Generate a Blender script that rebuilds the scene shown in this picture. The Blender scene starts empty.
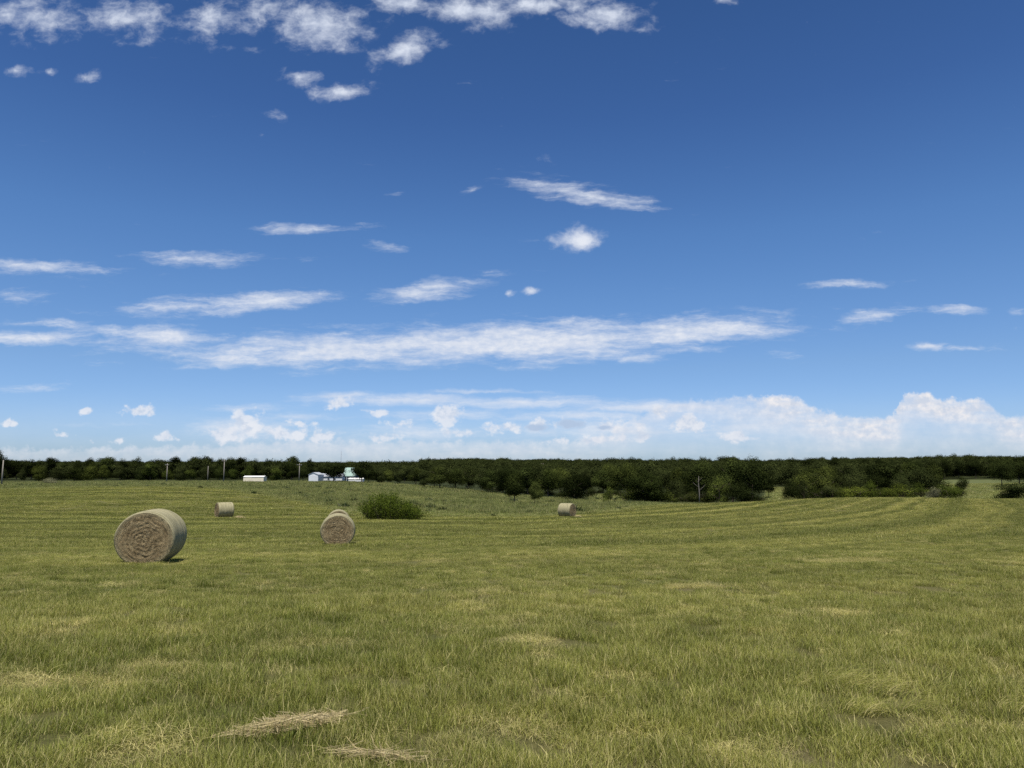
import bpy, math, random
import numpy as np
from mathutils import Vector, Matrix, noise as mn

# ------------------------------------------------------------------ basics
SC = bpy.context.scene
COL = SC.collection
rng = np.random.default_rng(11)
random.seed(11)
F = 750.0                    # focal length in picture widths of 1024
HOR = 468.0                  # eye level row
CAMZ = 1.7
PITCH = math.atan((HOR - 384) / F)
SUN_BEAR = math.radians(-178)     # behind the viewer, to the left
SUN_EL = math.radians(69)

def ray(px, py):
    u, v = (px - 512) / F, (384 - py) / F
    return Vector((u, math.cos(PITCH) - v * math.sin(PITCH), math.sin(PITCH) + v * math.cos(PITCH)))

def tag(o, label=None, cat=None, group=None, kind=None):
    for k, v in (('label', label), ('category', cat), ('group', group), ('kind', kind)):
        if v:
            o[k] = v
    return o

def empty(name, loc, rz=0.0, sc=1.0):
    o = bpy.data.objects.new(name, None)
    COL.objects.link(o)
    o.empty_display_size = .5
    o.location = loc
    o.rotation_euler = (0, 0, rz)
    o.scale = (sc, sc, sc) if not isinstance(sc, tuple) else sc
    return o

def link_mesh(name, me, parent=None, mat=None):
    o = bpy.data.objects.new(name, me)
    COL.objects.link(o)
    if parent:
        o.parent = parent
    if mat:
        me.materials.append(mat)
    return o

def np_mesh(name, verts, faces, tint=None, smooth=False):
    """verts (N,3); faces: list of (M,k) int arrays"""
    me = bpy.data.meshes.new(name)
    verts = np.asarray(verts, np.float32)
    loops = np.concatenate([f.reshape(-1) for f in faces]).astype(np.int32)
    tot = np.concatenate([np.full(len(f), f.shape[1], np.int32) for f in faces])
    start = np.concatenate([[0], np.cumsum(tot)[:-1]]).astype(np.int32)
    me.vertices.add(len(verts))
    me.vertices.foreach_set('co', verts.reshape(-1))
    me.loops.add(len(loops))
    me.loops.foreach_set('vertex_index', loops)
    me.polygons.add(len(tot))
    me.polygons.foreach_set('loop_start', start)
    me.polygons.foreach_set('loop_total', tot)
    if smooth:
        me.polygons.foreach_set('use_smooth', np.ones(len(tot), bool))
    me.update(calc_edges=True)
    if tint is not None:
        a = me.attributes.new('tint', 'FLOAT_COLOR', 'POINT')
        c = np.ones((len(verts), 4), np.float32)
        c[:, :tint.shape[1]] = tint
        a.data.foreach_set('color', c.reshape(-1))
    return me

class MB:
    """collects boxes, tubes and polygons of one part"""
    def __init__(self):
        self.v, self.f = [], []
    def add(self, vs, fs):
        n = len(self.v)
        self.v += [tuple(p) for p in vs]
        self.f += [tuple(i + n for i in f) for f in fs]
    def box(self, x0, x1, y0, y1, z0, z1):
        self.add([(x0, y0, z0), (x1, y0, z0), (x1, y1, z0), (x0, y1, z0), (x0, y0, z1), (x1, y0, z1), (x1, y1, z1), (x0, y1, z1)],
                 [(0, 3, 2, 1), (4, 5, 6, 7), (0, 1, 5, 4), (1, 2, 6, 5), (2, 3, 7, 6), (3, 0, 4, 7)])
    def tube(self, pts, rad, n=7):
        pts = [Vector(p) for p in pts]
        rings = []
        for i, p in enumerate(pts):
            d = (pts[min(i + 1, len(pts) - 1)] - pts[max(i - 1, 0)]).normalized()
            a = d.orthogonal().normalized()
            b = d.cross(a)
            rings.append([p + (a * math.cos(2 * math.pi * k / n) + b * math.sin(2 * math.pi * k / n)) * rad[i] for k in range(n)])
        vs = [q for r in rings for q in r]
        fs = [(i * n + k, i * n + (k + 1) % n, (i + 1) * n + (k + 1) % n, (i + 1) * n + k) for i in range(len(pts) - 1) for k in range(n)]
        fs.append(tuple(range(n - 1, -1, -1)))
        fs.append(tuple((len(pts) - 1) * n + k for k in range(n)))
        self.add(vs, fs)
    def build(self, name, mat, parent=None, smooth=False):
        me = bpy.data.meshes.new(name)
        me.from_pydata(self.v, [], self.f)
        if smooth:
            for p in me.polygons:
                p.use_smooth = True
        me.update()
        return link_mesh(name, me, parent, mat)

# ------------------------------------------------------------------ node helpers
class NT:
    def __init__(self, tree):
        self.t = tree
        tree.nodes.clear()
    def n(self, typ, **kw):
        nd = self.t.nodes.new(typ)
        for k, v in kw.items():
            setattr(nd, k, v)
        return nd
    def l(self, a, b):
        self.t.links.new(a, b)
    def put(self, sock, v):
        if hasattr(v, 'is_output'):
            self.l(v, sock)
        else:
            sock.default_value = v
    def m(self, op, a, b=None, c=None, clamp=False):
        nd = self.n('ShaderNodeMath', operation=op, use_clamp=clamp)
        self.put(nd.inputs[0], a)
        if b is not None:
            self.put(nd.inputs[1], b)
        if c is not None:
            self.put(nd.inputs[2], c)
        return nd.outputs[0]
    def vm(self, op, a, b=None, out=0):
        nd = self.n('ShaderNodeVectorMath', operation=op)
        self.put(nd.inputs[0], a)
        if b is not None:
            self.put(nd.inputs[1], b)
        return nd.outputs[out]
    def noise(self, vec, scale, detail=3.0, rough=.5, dims='3D', dist=0.0, out=0, lac=2.0):
        nd = self.n('ShaderNodeTexNoise', noise_dimensions=dims)
        if vec is not None:
            self.l(vec, nd.inputs['W' if dims == '1D' else 'Vector'])
        nd.inputs['Scale'].default_value = scale
        nd.inputs['Detail'].default_value = detail
        nd.inputs['Roughness'].default_value = rough
        nd.inputs['Distortion'].default_value = dist
        nd.inputs['Lacunarity'].default_value = lac
        return nd.outputs[out]
    def mix(self, fac, a, b, blend='MIX'):
        nd = self.n('ShaderNodeMix', data_type='RGBA', blend_type=blend)
        self.put(nd.inputs[0], fac)
        self.put(nd.inputs[6], a)
        self.put(nd.inputs[7], b)
        return nd.outputs[2]
    def mr(self, v, a, b, c=0.0, d=1.0, smooth=False):
        nd = self.n('ShaderNodeMapRange', clamp=True, interpolation_type='SMOOTHSTEP' if smooth else 'LINEAR')
        self.put(nd.inputs[0], v)
        for i, x in enumerate((a, b, c, d)):
            self.put(nd.inputs[i + 1], x)
        return nd.outputs[0]
    def mul3(self, vec, s):
        return self.vm('MULTIPLY', vec, s)

def rgb(r, g, b):
    return (r, g, b, 1.0)

def new_mat(name):
    m = bpy.data.materials.new(name)
    m.use_nodes = True
    return m, NT(m.node_tree)

def principled(t, col, rough=.9, spec=.2):
    p = t.n('ShaderNodeBsdfPrincipled')
    t.put(p.inputs['Base Color'], col)
    t.put(p.inputs['Roughness'], rough)
    p.inputs['Specular IOR Level'].default_value = spec
    return p

def out(t, sh):
    o = t.n('ShaderNodeOutputMaterial')
    t.l(sh, o.inputs['Surface'])

def plain(name, c, var=.15, scale=3.0, rough=.8, spec=.2, stretch=(1, 1, 1)):
    m, t = new_mat(name)
    tc = t.n('ShaderNodeTexCoord')
    v = t.mul3(tc.outputs['Object'], stretch)
    nz = t.noise(v, scale, 5, .6)
    k = t.mr(nz, .25, .75, 1 - var, 1 + var)
    col = t.mix(1.0, rgb(*c), t.n('ShaderNodeCombineColor').outputs[0], 'MULTIPLY')
    cc = [n for n in t.t.nodes if n.type == 'COMBINE_COLOR'][-1]
    for i in range(3):
        t.l(k, cc.inputs[i])
    p = principled(t, col, rough, spec)
    b = t.n('ShaderNodeBump')
    b.inputs['Strength'].default_value = .25
    b.inputs['Distance'].default_value = .02
    t.l(nz, b.inputs['Height'])
    t.l(b.outputs[0], p.inputs['Normal'])
    out(t, p.outputs[0])
    return m

# ------------------------------------------------------------------ the lie of the land
TY = np.array([0., 4.5, 8, 13, 21, 35, 56, 84, 125, 170, 220, 330, 500, 1000, 2500, 9000])
TX = np.array([-400., 0, 150, 340, 520, 700, 850, 1024, 1450])
nearz = {0: 0.0, 4.5: 0.0, 8: -.12, 13: -.38}
rows = {
    21:  [563, 563, 563, 563, 562, 561, 559, 558, 558],
    35:  [545, 545, 545, 545, 543.5, 541, 539, 537, 537],
    56:  [528, 528.5, 528.5, 528.5, 530, 526, 522, 520, 520],
    84:  [516, 516, 516, 516.5, 518.5, 514, 509.5, 508, 508],
    125: [498, 498, 497, 502, 508, 504.5, 498, 499.5, 500],
    170: [489, 489, 487, 492, 501, 505, 501, 502, 502],
    220: [486, 486, 485, 487, 496, 499, 497, 497, 497],
    330: [483, 483, 482, 482, 488, 489, 486, 484, 484],
    500: [477, 477, 477, 477, 479, 479, 477, 476, 476],
    1000: [469, 470, 470, 471, 471, 471, 467, 466, 466],
    2500: [466, 466, 466, 466, 465.5, 466.5, 465.5, 465, 465],
    9000: [467] * 9,
}
TZ = np.zeros((len(TY), len(TX)))
for i, Y in enumerate(TY):
    for j in range(len(TX)):
        if Y in nearz:
            TZ[i, j] = nearz[Y]
        else:
            r = ray(512, rows[int(Y)][j])
            TZ[i, j] = CAMZ + Y * r.z / r.y
TS = (TX - 512) / F
TL = np.log(TY + 6.0)

def hermite(x, xs, ys):
    """monotone-ish cubic along axis 0 of ys"""
    m = np.gradient(ys, xs, axis=0)
    i = np.clip(np.searchsorted(xs, x) - 1, 0, len(xs) - 2)
    h = xs[i + 1] - xs[i]
    t = np.clip((x - xs[i]) / h, 0, 1)
    return i, h, t, m

def terrain(x, y):
    x = np.atleast_1d(np.asarray(x, float))
    y = np.atleast_1d(np.asarray(y, float))
    yy = np.clip(y, 0, 8999)
    s = np.clip(x / np.maximum(yy, 10.0), TS[0] + 1e-6, TS[-1] - 1e-6)
    L = np.log(yy + 6.0)
    i, h, t, m = hermite(L, TL, TZ)
    h00 = (1 + 2 * t) * (1 - t) ** 2; h10 = t * (1 - t) ** 2; h01 = t * t * (3 - 2 * t); h11 = t * t * (t - 1)
    j = np.clip(np.searchsorted(TS, s) - 1, 0, len(TS) - 2)
    u = (s - TS[j]) / (TS[j + 1] - TS[j])
    u = u * u * (3 - 2 * u) * .35 + u * .65
    def colv(j):
        return h00 * TZ[i, j] + h10 * h * m[i, j] + h01 * TZ[i + 1, j] + h11 * h * m[i + 1, j]
    z = colv(j) * (1 - u) + colv(j + 1) * u
    # small unevenness
    z = z + .025 * np.sin(x * .9 + 1.3 * np.sin(y * .37)) * np.sin(y * .8 + .5) + .03 * np.sin(x * .21 + y * .13) * np.sin(y * .27 - x * .05) * np.clip(y / 30, 0, 1)
    return z

def gz(x, y):
    return float(terrain(x, y)[0])

def at(px, Y, dz=0.0):
    x = (px - 512) / F * Y
    for _ in range(3):
        x = (px - 512) / F * (Y * math.cos(PITCH) + (gz(x, Y) - CAMZ) * math.sin(PITCH))
    return Vector((x, Y, gz(x, Y) + dz))

MB_PX = np.array([-500., 0, 150, 215, 250, 300, 345, 430, 520, 590, 640, 700, 760, 790, 1500])
MB_Y = np.array([168., 166, 172, 170, 150, 122, 92, 90, 87, 94, 112, 150, 150, 137, 132])
def mown_edge(x, y):
    px = 512 + F * x / np.maximum(y, 1)
    return np.interp(px, MB_PX, MB_Y)

def wood_edge(px):
    """depth at which the woods begin, by bearing"""
    return np.interp(px, [-500, 0, 300, 380, 420, 480, 500, 540, 588, 594, 616, 624, 660, 762, 768, 806, 815, 915, 925, 1500],
                     [340, 338, 340, 330, 300, 246, 236, 212, 181, 252, 248, 174, 170, 170, 290, 290, 172, 180, 420, 420])

def swath_u(x, y):
    w = 13.0
    t = np.clip((x - 16.0) / w, -30, 30)
    return y - 1.8 * w * np.log1p(np.exp(t)) + .06 * x

# value noise (numpy) used to place clumps
def vnoise(x, y, seed=0):
    xi, yi = np.floor(x).astype(int), np.floor(y).astype(int)
    fx, fy = x - xi, y - yi
    fx, fy = fx * fx * (3 - 2 * fx), fy * fy * (3 - 2 * fy)
    def hsh(a, b):
        n = (a * 374761393 + b * 668265263 + seed * 1442695041) & 0x7fffffff
        n = ((n ^ (n >> 13)) * 1274126177) & 0x7fffffff
        return ((n ^ (n >> 16)) & 0xffff) / 65535.0
    return (hsh(xi, yi) * (1 - fx) + hsh(xi + 1, yi) * fx) * (1 - fy) + (hsh(xi, yi + 1) * (1 - fx) + hsh(xi + 1, yi + 1) * fx) * fy

# bare or thatchy places seen in the sward: x, y, radius
def spot(px, py, Yd, rx, ry):
    p = at(px, Yd)
    return (p.x, Yd, rx, ry)
BARE = [spot(835, 633, 10.2, .42, .22), spot(845, 571, 20.0, 1.1, .8), spot(745, 745, 4.75, .32, .16), spot(30, 690, 6.3, .9, .22),
        spot(530, 655, 8.2, .35, .22), spot(150, 760, 4.55, .3, .12), spot(450, 745, 4.8, .25, .12), spot(690, 600, 14.0, .5, .35), spot(160, 676, 6.9, .5, .18)]

def bareness(x, y):
    b = np.zeros_like(x)
    for (cx, cy, rx, ry) in BARE:
        d = np.sqrt(((x - cx) / rx) ** 2 + ((y - cy) / ry) ** 2)
        b = np.maximum(b, np.clip(1.35 - d, 0, 1))
    return b

# ------------------------------------------------------------------ shared shader groups
def sward_group():
    """patchy colour factors of the mown field from world position: dry, lush, dark"""
    g = bpy.data.node_groups.new('sward_patches', 'ShaderNodeTree')
    for nm in ('Dry', 'Value', 'Stripe'):
        g.interface.new_socket(nm, in_out='OUTPUT', socket_type='NodeSocketFloat')
    t = NT(g)
    pos = t.n('ShaderNodeNewGeometry').outputs['Position']
    sx = t.n('ShaderNodeSeparateXYZ')
    t.l(pos, sx.inputs[0])
    x, y = sx.outputs[0], sx.outputs[1]
    w = 13.0
    tt = t.m('MINIMUM', t.m('MULTIPLY', t.m('SUBTRACT', x, 16.0), 1 / w), 30.0)
    sp = t.m('LOGARITHM', t.m('ADD', t.m('EXPONENT', tt), 1.0), math.e)
    u = t.m('ADD', t.m('SUBTRACT', y, t.m('MULTIPLY', sp, 1.8 * w)), t.m('MULTIPLY', x, .06))
    flat = t.mul3(pos, (1, 1, 0))
    wob = t.noise(flat, .06, 4, .6)
    u = t.m('ADD', u, t.m('MULTIPLY', wob, 7.0))
    st = t.noise(u, .19, 2.0, .5, '1D')
    brk = t.noise(flat, .11, 3, .6)
    stripe = t.mr(t.m('ADD', st, t.m('MULTIPLY', t.m('SUBTRACT', brk, .5), t.mr(x, -5, 30, 1.0, .25))), .34, .72, 0, 1, True)
    n1 = t.noise(t.mul3(pos, (.55, 1, 0)), .32, 5, .62)
    n2 = t.noise(flat, 1.7, 4, .6)
    n3 = t.noise(t.mul3(pos, (.6, 1, 0)), .07, 3, .5)
    dry = t.m('ADD', t.m('ADD', t.m('MULTIPLY', t.m('SUBTRACT', n1, .5), 1.5), t.m('MULTIPLY', t.m('SUBTRACT', n2, .5), 1.3)), t.m('MULTIPLY', stripe, t.mr(x, -5, 30, .40, .95)))
    dry = t.m('ADD', dry, t.m('ADD', t.m('MULTIPLY', t.m('SUBTRACT', n3, .5), .8), .14), clamp=True)
    val = t.m('ADD', t.mr(n2, .25, .75, .80, 1.20), t.m('MULTIPLY', t.m('SUBTRACT', stripe, .5), t.mr(y, 20, 60, .22, .42)))
    o = t.n('NodeGroupOutput')
    t.l(dry, o.inputs['Dry']); t.l(val, o.inputs['Value']); t.l(stripe, o.inputs['Stripe'])
    return g
SWARD = sward_group()

def gray(t, v):
    cc = t.n('ShaderNodeCombineColor')
    for i in range(3):
        t.put(cc.inputs[i], v)
    return cc.outputs[0]

def blade_material(name, green, dry, tipc, straw, trans=.35, use_patches=True, patch_gain=1.0):
    m, t = new_mat(name)
    at_ = t.n('ShaderNodeAttribute', attribute_name='tint')
    sc = t.n('ShaderNodeSeparateColor')
    t.l(at_.outputs['Color'], sc.inputs[0])
    hue, along, own = sc.outputs[0], sc.outputs[1], sc.outputs[2]
    oi = t.n('ShaderNodeObjectInfo').outputs['Random']
    if use_patches:
        g = t.n('ShaderNodeGroup'); g.node_tree = SWARD
        dryf, valf = g.outputs['Dry'], g.outputs['Value']
    else:
        p = t.n('ShaderNodeNewGeometry').outputs['Position']
        dryf = t.mr(t.noise(t.mul3(p, (.6, 1, 0)), .06, 4, .6), .3, .7)
        valf = t.mr(t.noise(p, .25, 3, .6), .25, .75, .8, 1.2)
    base = t.mix(t.m('MULTIPLY', dryf, patch_gain, clamp=True), rgb(*green), rgb(*dry))
    base = t.mix(t.m('MULTIPLY', along, .55), base, rgb(*tipc))
    base = t.mix(hue, base, rgb(*straw))
    k = t.m('MULTIPLY', t.m('MULTIPLY', valf, t.mr(oi, 0, 1, .88, 1.12)), t.mr(own, 0, 1, .6, 1.4))
    col = t.mix(1.0, base, gray(t, k), 'MULTIPLY')
    d = t.n('ShaderNodeBsdfDiffuse'); t.l(col, d.inputs[0])
    tr = t.n('ShaderNodeBsdfTranslucent')
    t.l(t.mix(1.0, col, rgb(1.05, 1.05, .7), 'MULTIPLY'), tr.inputs[0])
    gl = t.n('ShaderNodeBsdfGlossy'); gl.inputs['Roughness'].default_value = .5
    gl.inputs[0].default_value = rgb(.6, .6, .6)
    mx = t.n('ShaderNodeMixShader'); mx.inputs[0].default_value = trans
    t.l(d.outputs[0], mx.inputs[1]); t.l(tr.outputs[0], mx.inputs[2])
    m2 = t.n('ShaderNodeMixShader'); m2.inputs[0].default_value = .018
    t.l(mx.outputs[0], m2.inputs[1]); t.l(gl.outputs[0], m2.inputs[2])
    out(t, m2.outputs[0])
    return m

M = {}
M['sward'] = blade_material('sward_blades', (.112, .152, .015), (.255, .243, .056), (.285, .294, .062), (.50, .43, .19))
M['meadow'] = blade_material('meadow_blades', (.120, .160, .032), (.215, .225, .068), (.222, .245, .070), (.42, .36, .17), use_patches=False)
M['weed'] = blade_material('weed_leaves', (.030, .050, .014), (.045, .065, .02), (.06, .085, .025), (.2, .17, .09), use_patches=False)

def leaf_material():
    m, t = new_mat('tree_leaves')
    a = t.n('ShaderNodeAttribute', attribute_name='tint')
    sc = t.n('ShaderNodeSeparateColor'); t.l(a.outputs['Color'], sc.inputs[0])
    oi = t.n('ShaderNodeObjectInfo')
    k = t.mr(sc.outputs[0], 0, 1, .5, 1.5)
    col = t.mix(sc.outputs[1], rgb(.0185, .0255, .0085), rgb(.040, .047, .0135))
    col = t.mix(1.0, col, oi.outputs['Color'], 'MULTIPLY')
    col = t.mix(1.0, col, gray(t, k), 'MULTIPLY')
    d = t.n('ShaderNodeBsdfDiffuse'); t.l(col, d.inputs[0])
    tr = t.n('ShaderNodeBsdfTranslucent'); t.l(t.mix(1.0, col, rgb(1.2, 1.3, .6), 'MULTIPLY'), tr.inputs[0])
    mx = t.n('ShaderNodeMixShader'); mx.inputs[0].default_value = .12
    t.l(d.outputs[0], mx.inputs[1]); t.l(tr.outputs[0], mx.inputs[2])
    out(t, mx.outputs[0])
    return m
M['leaf'] = leaf_material()
M['bark'] = plain('bark', (.085, .065, .048), .35, 6, .95, .1, (1, 1, .25))
M['deadwood'] = plain('dead_wood', (.17, .15, .125), .3, 5, .9, .1, (1, 1, .2))
M['polewood'] = plain('weathered_pole_wood', (.25, .225, .19), .2, 4, .9, .1, (1, 1, .1))
M['ceramic'] = plain('insulator', (.35, .38, .4), .1, 4, .3, .5)
M['steel'] = plain('galvanised_steel', (.45, .46, .47), .1, 4, .5, .5)
M['white'] = plain('white_siding', (.66, .68, .70), .06, 1.5, .7)
M['cream'] = plain('cream_metal_siding', (.74, .66, .50), .08, 1.2, .6)
M['creamroof'] = plain('pale_metal_roof', (.74, .72, .66), .06, 1.0, .5)
M['mint'] = plain('mint_green_roof', (.27, .37, .31), .08, 1.2, .5)
M['grayroof'] = plain('grey_roof', (.36, .38, .40), .12, 2, .7)
M['brownroof'] = plain('brown_roof', (.16, .13, .11), .12, 2, .8)
M['dark'] = plain('dark_opening', (.03, .032, .035), .1, 2, .6)
M['glass'] = plain('window_glass', (.05, .06, .07), .05, 2, .15, .6)

# ------------------------------------------------------------------ ground
def ground_material():
    m, t = new_mat('field_ground')
    pos = t.n('ShaderNodeNewGeometry').outputs['Position']
    g = t.n('ShaderNodeGroup'); g.node_tree = SWARD
    a = t.n('ShaderNodeAttribute', attribute_name='cover')
    sc = t.n('ShaderNodeSeparateColor'); t.l(a.outputs['Color'], sc.inputs[0])
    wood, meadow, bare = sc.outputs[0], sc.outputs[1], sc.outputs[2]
    fine = t.m('ADD', t.m('MULTIPLY', t.mr(t.noise(pos, 16.0, 6, .75), .36, .64), .55), t.m('MULTIPLY', t.mr(t.noise(pos, 70.0, 4, .8), .36, .64), .45))
    thatch = t.mix(fine, rgb(.030, .032, .010), rgb(.17, .145, .065))
    mown = t.mix(g.outputs['Dry'], rgb(.085, .105, .024), rgb(.18, .15, .06))
    mown = t.mix(.5, mown, thatch)
    mm = t.mix(t.noise(pos, .35, 5, .65), rgb(.065, .085, .026), rgb(.125, .13, .055))
    col = t.mix(meadow, mown, mm)
    soil = t.mix(fine, rgb(.055, .042, .024), rgb(.30, .24, .14))
    col = t.mix(bare, col, soil)
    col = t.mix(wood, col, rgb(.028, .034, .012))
    p = principled(t, col, 1.0, .05)
    b = t.n('ShaderNodeBump'); b.inputs['Strength'].default_value = .9; b.inputs['Distance'].default_value = .03
    t.l(t.m('ADD', t.noise(pos, 9.0, 6, .7), t.m('MULTIPLY', fine, .4)), b.inputs['Height'])
    t.l(b.outputs[0], p.inputs['Normal'])
    out(t, p.outputs[0])
    return m

def in_pasture(px, Y):
    """open grass seen through gaps between the trees on the right and by the house"""
    a = (px > 915) & (px < 1012) & (Y > 160) & (Y < 420)
    b = (px > 765) & (px < 800) & (Y > 160) & (Y < 330)
    c = (px > 594) & (px < 619) & (Y > 160) & (Y < 252)
    return a | b | c

def build_ground():
    ys = np.concatenate([np.linspace(-60, -4, 15), np.linspace(-3, 40, 130), np.linspace(40.6, 240, 190), np.geomspace(243, 8500, 110)])
    xs_h = np.concatenate([np.linspace(0, 30, 76), np.linspace(30.8, 260, 130), np.geomspace(264, 8000, 80)])
    xs = np.concatenate([-xs_h[:0:-1], xs_h])
    X, Y = np.meshgrid(xs, ys)
    x, y = X.ravel(), Y.ravel()
    z = terrain(x, y)
    nx, ny = len(xs), len(ys)
    idx = np.arange(nx * ny).reshape(ny, nx)
    q = np.stack([idx[:-1, :-1], idx[:-1, 1:], idx[1:, 1:], idx[1:, :-1]], -1).reshape(-1, 4)
    me = np_mesh('ground', np.stack([x, y, z], 1), [q], smooth=True)
    e = mown_edge(x, y)
    px = 512 + F * x / np.maximum(y, 1)
    mead = np.clip((y - e) / 14 + .3, 0, 1)
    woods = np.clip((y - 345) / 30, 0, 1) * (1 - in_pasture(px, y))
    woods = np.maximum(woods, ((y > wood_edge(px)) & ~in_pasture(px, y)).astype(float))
    a = me.attributes.new('cover', 'FLOAT_COLOR', 'POINT')
    c = np.stack([woods, mead, bareness(x, y), np.ones_like(x)], 1).astype(np.float32)
    a.data.foreach_set('color', c.ravel())
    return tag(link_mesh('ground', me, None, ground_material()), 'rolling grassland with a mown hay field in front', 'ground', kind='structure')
build_ground()

# ------------------------------------------------------------------ blades and scatter
def blades(n, size, hmin, hmax, wid, straw=.12, lean=.5, segs=3, lodged=0.0, dirn=None, seed=0, disc=False):
    r = np.random.default_rng(seed)
    bx, by = (r.random(n) - .5) * size, (r.random(n) - .5) * size
    if disc:
        rr = size * .5 * np.sqrt(r.random(n)) ; aa = r.random(n) * 2 * np.pi
        bx, by = rr * np.cos(aa), rr * np.sin(aa)
    # tufts: pull blades toward tuft centres
    k = max(3, n // 14)
    tx, ty = (r.random(k) - .5) * size, (r.random(k) - .5) * size
    th = .65 + .6 * r.random(k)
    td = r.random(k) * 2 * np.pi
    ti = r.integers(0, k, n)
    f = r.random(n) * .75
    if not disc:
        bx, by = bx * (1 - f) + tx[ti] * f, by * (1 - f) + ty[ti] * f
    h = (hmin + (hmax - hmin) * r.random(n) ** 1.4) * th[ti]
    ang = td[ti] + (r.random(n) - .5) * 3.2
    if dirn is not None:
        ang = dirn + (r.random(n) - .5) * 1.0
    ln = lean * (.25 + 1.0 * r.random(n)) + lodged
    is_straw = r.random(n) < straw
    hue = np.where(is_straw, .5 + .5 * r.random(n), .12 * r.random(n))
    own = r.random(n)
    face = ang + np.pi / 2 + (r.random(n) - .5) * 1.6
    wx, wy = np.cos(face), np.sin(face)
    w = wid * (.6 + .8 * r.random(n))
    vs, ts = [], []
    for s in range(segs + 1):
        t = s / segs
        a = np.minimum(ln * (.35 + 1.0 * t), 1.5)         # bending angle grows along the blade
        rad = h * t
        px = bx + np.cos(ang) * np.sin(a) * rad
        py = by + np.sin(ang) * np.sin(a) * rad
        pz = np.cos(a) * rad - .01 + .01 * t
        ww = w * (1 - t ** 1.6) * .5 + (0 if s == segs else .0004)
        c = np.stack([hue, np.full(n, t), own], 1)
        if s < segs:
            vs += [np.stack([px - wx * ww, py - wy * ww, pz], 1), np.stack([px + wx * ww, py + wy * ww, pz], 1)]
            ts += [c, c]
        else:
            vs.append(np.stack([px, py, pz], 1)); ts.append(c)
    V = np.concatenate(vs); T = np.concatenate(ts)
    i = np.arange(n)
    quads = [np.stack([2 * s * n + i, (2 * s + 1) * n + i, (2 * s + 3) * n + i, (2 * s + 2) * n + i], 1) for s in range(segs - 1)]
    s = segs - 1
    tris = np.stack([2 * s * n + i, (2 * s + 1) * n + i, 2 * segs * n + i], 1)
    return V, ([np.concatenate(quads)] if quads else []) + [tris], T

def proto_collection(name, meshes, mat):
    c = bpy.data.collections.new(name)
    for k, (V, Fc, T) in enumerate(meshes):
        me = np_mesh('%s_%02d' % (name, k), V, Fc, T)
        me.materials.append(mat)
        c.objects.link(bpy.data.objects.new('%s_%02d' % (name, k), me))
    return c

def scatter(name, P, rot, scl, idx, coll, label, cat):
    me = bpy.data.meshes.new(name)
    n = len(P)
    me.vertices.add(n)
    me.vertices.foreach_set('co', np.asarray(P, np.float32).ravel())
    for nm, typ, arr, key in (('rot', 'FLOAT_VECTOR', rot, 'vector'), ('scl', 'FLOAT_VECTOR', scl, 'vector'), ('idx', 'INT', idx, 'value')):
        a = me.attributes.new(nm, typ, 'POINT')
        a.data.foreach_set(key, np.asarray(arr, np.int32 if typ == 'INT' else np.float32).ravel())
    o = link_mesh(name, me)
    g = bpy.data.node_groups.new(name + '_nodes', 'GeometryNodeTree')
    g.interface.new_socket('Geometry', in_out='INPUT', socket_type='NodeSocketGeometry')
    g.interface.new_socket('Geometry', in_out='OUTPUT', socket_type='NodeSocketGeometry')
    gi, go = g.nodes.new('NodeGroupInput'), g.nodes.new('NodeGroupOutput')
    ci = g.nodes.new('GeometryNodeCollectionInfo')
    ci.inputs['Collection'].default_value = coll
    ci.inputs['Separate Children'].default_value = True
    ci.inputs['Reset Children'].default_value = True
    ip = g.nodes.new('GeometryNodeInstanceOnPoints')
    ip.inputs['Pick Instance'].default_value = True
    def na(nm, typ):
        x = g.nodes.new('GeometryNodeInputNamedAttribute')
        x.data_type = typ
        x.inputs['Name'].default_value = nm
        return x.outputs['Attribute']
    e2r = g.nodes.new('FunctionNodeEulerToRotation')
    L = g.links.new
    L(na('rot', 'FLOAT_VECTOR'), e2r.inputs[0])
    L(gi.outputs[0], ip.inputs['Points'])
    L(ci.outputs[0], ip.inputs['Instance'])
    L(na('idx', 'INT'), ip.inputs['Instance Index'])
    L(e2r.outputs[0], ip.inputs['Rotation'])
    L(na('scl', 'FLOAT_VECTOR'), ip.inputs['Scale'])
    L(ip.outputs[0], go.inputs[0])
    md = o.modifiers.new('scatter', 'NODES')
    md.node_group = g
    return tag(o, label, cat, kind='stuff')

def wedge(y0, y1, dens, half=.80, jitter_seed=0):
    """random points in the wedge in front of the viewer, dens per square metre"""
    r = np.random.default_rng(100 + jitter_seed)
    area = half * (y1 * y1 - y0 * y0)
    n = int(area * dens)
    y = np.sqrt(r.random(n) * (y1 * y1 - y0 * y0) + y0 * y0)
    x = (r.random(n) * 2 - 1) * half * y
    return x, y, r

def yaw(r, n, tilt=.08):
    return np.stack([(r.random(n) - .5) * tilt, (r.random(n) - .5) * tilt, r.random(n) * 2 * np.pi], 1)

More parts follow.
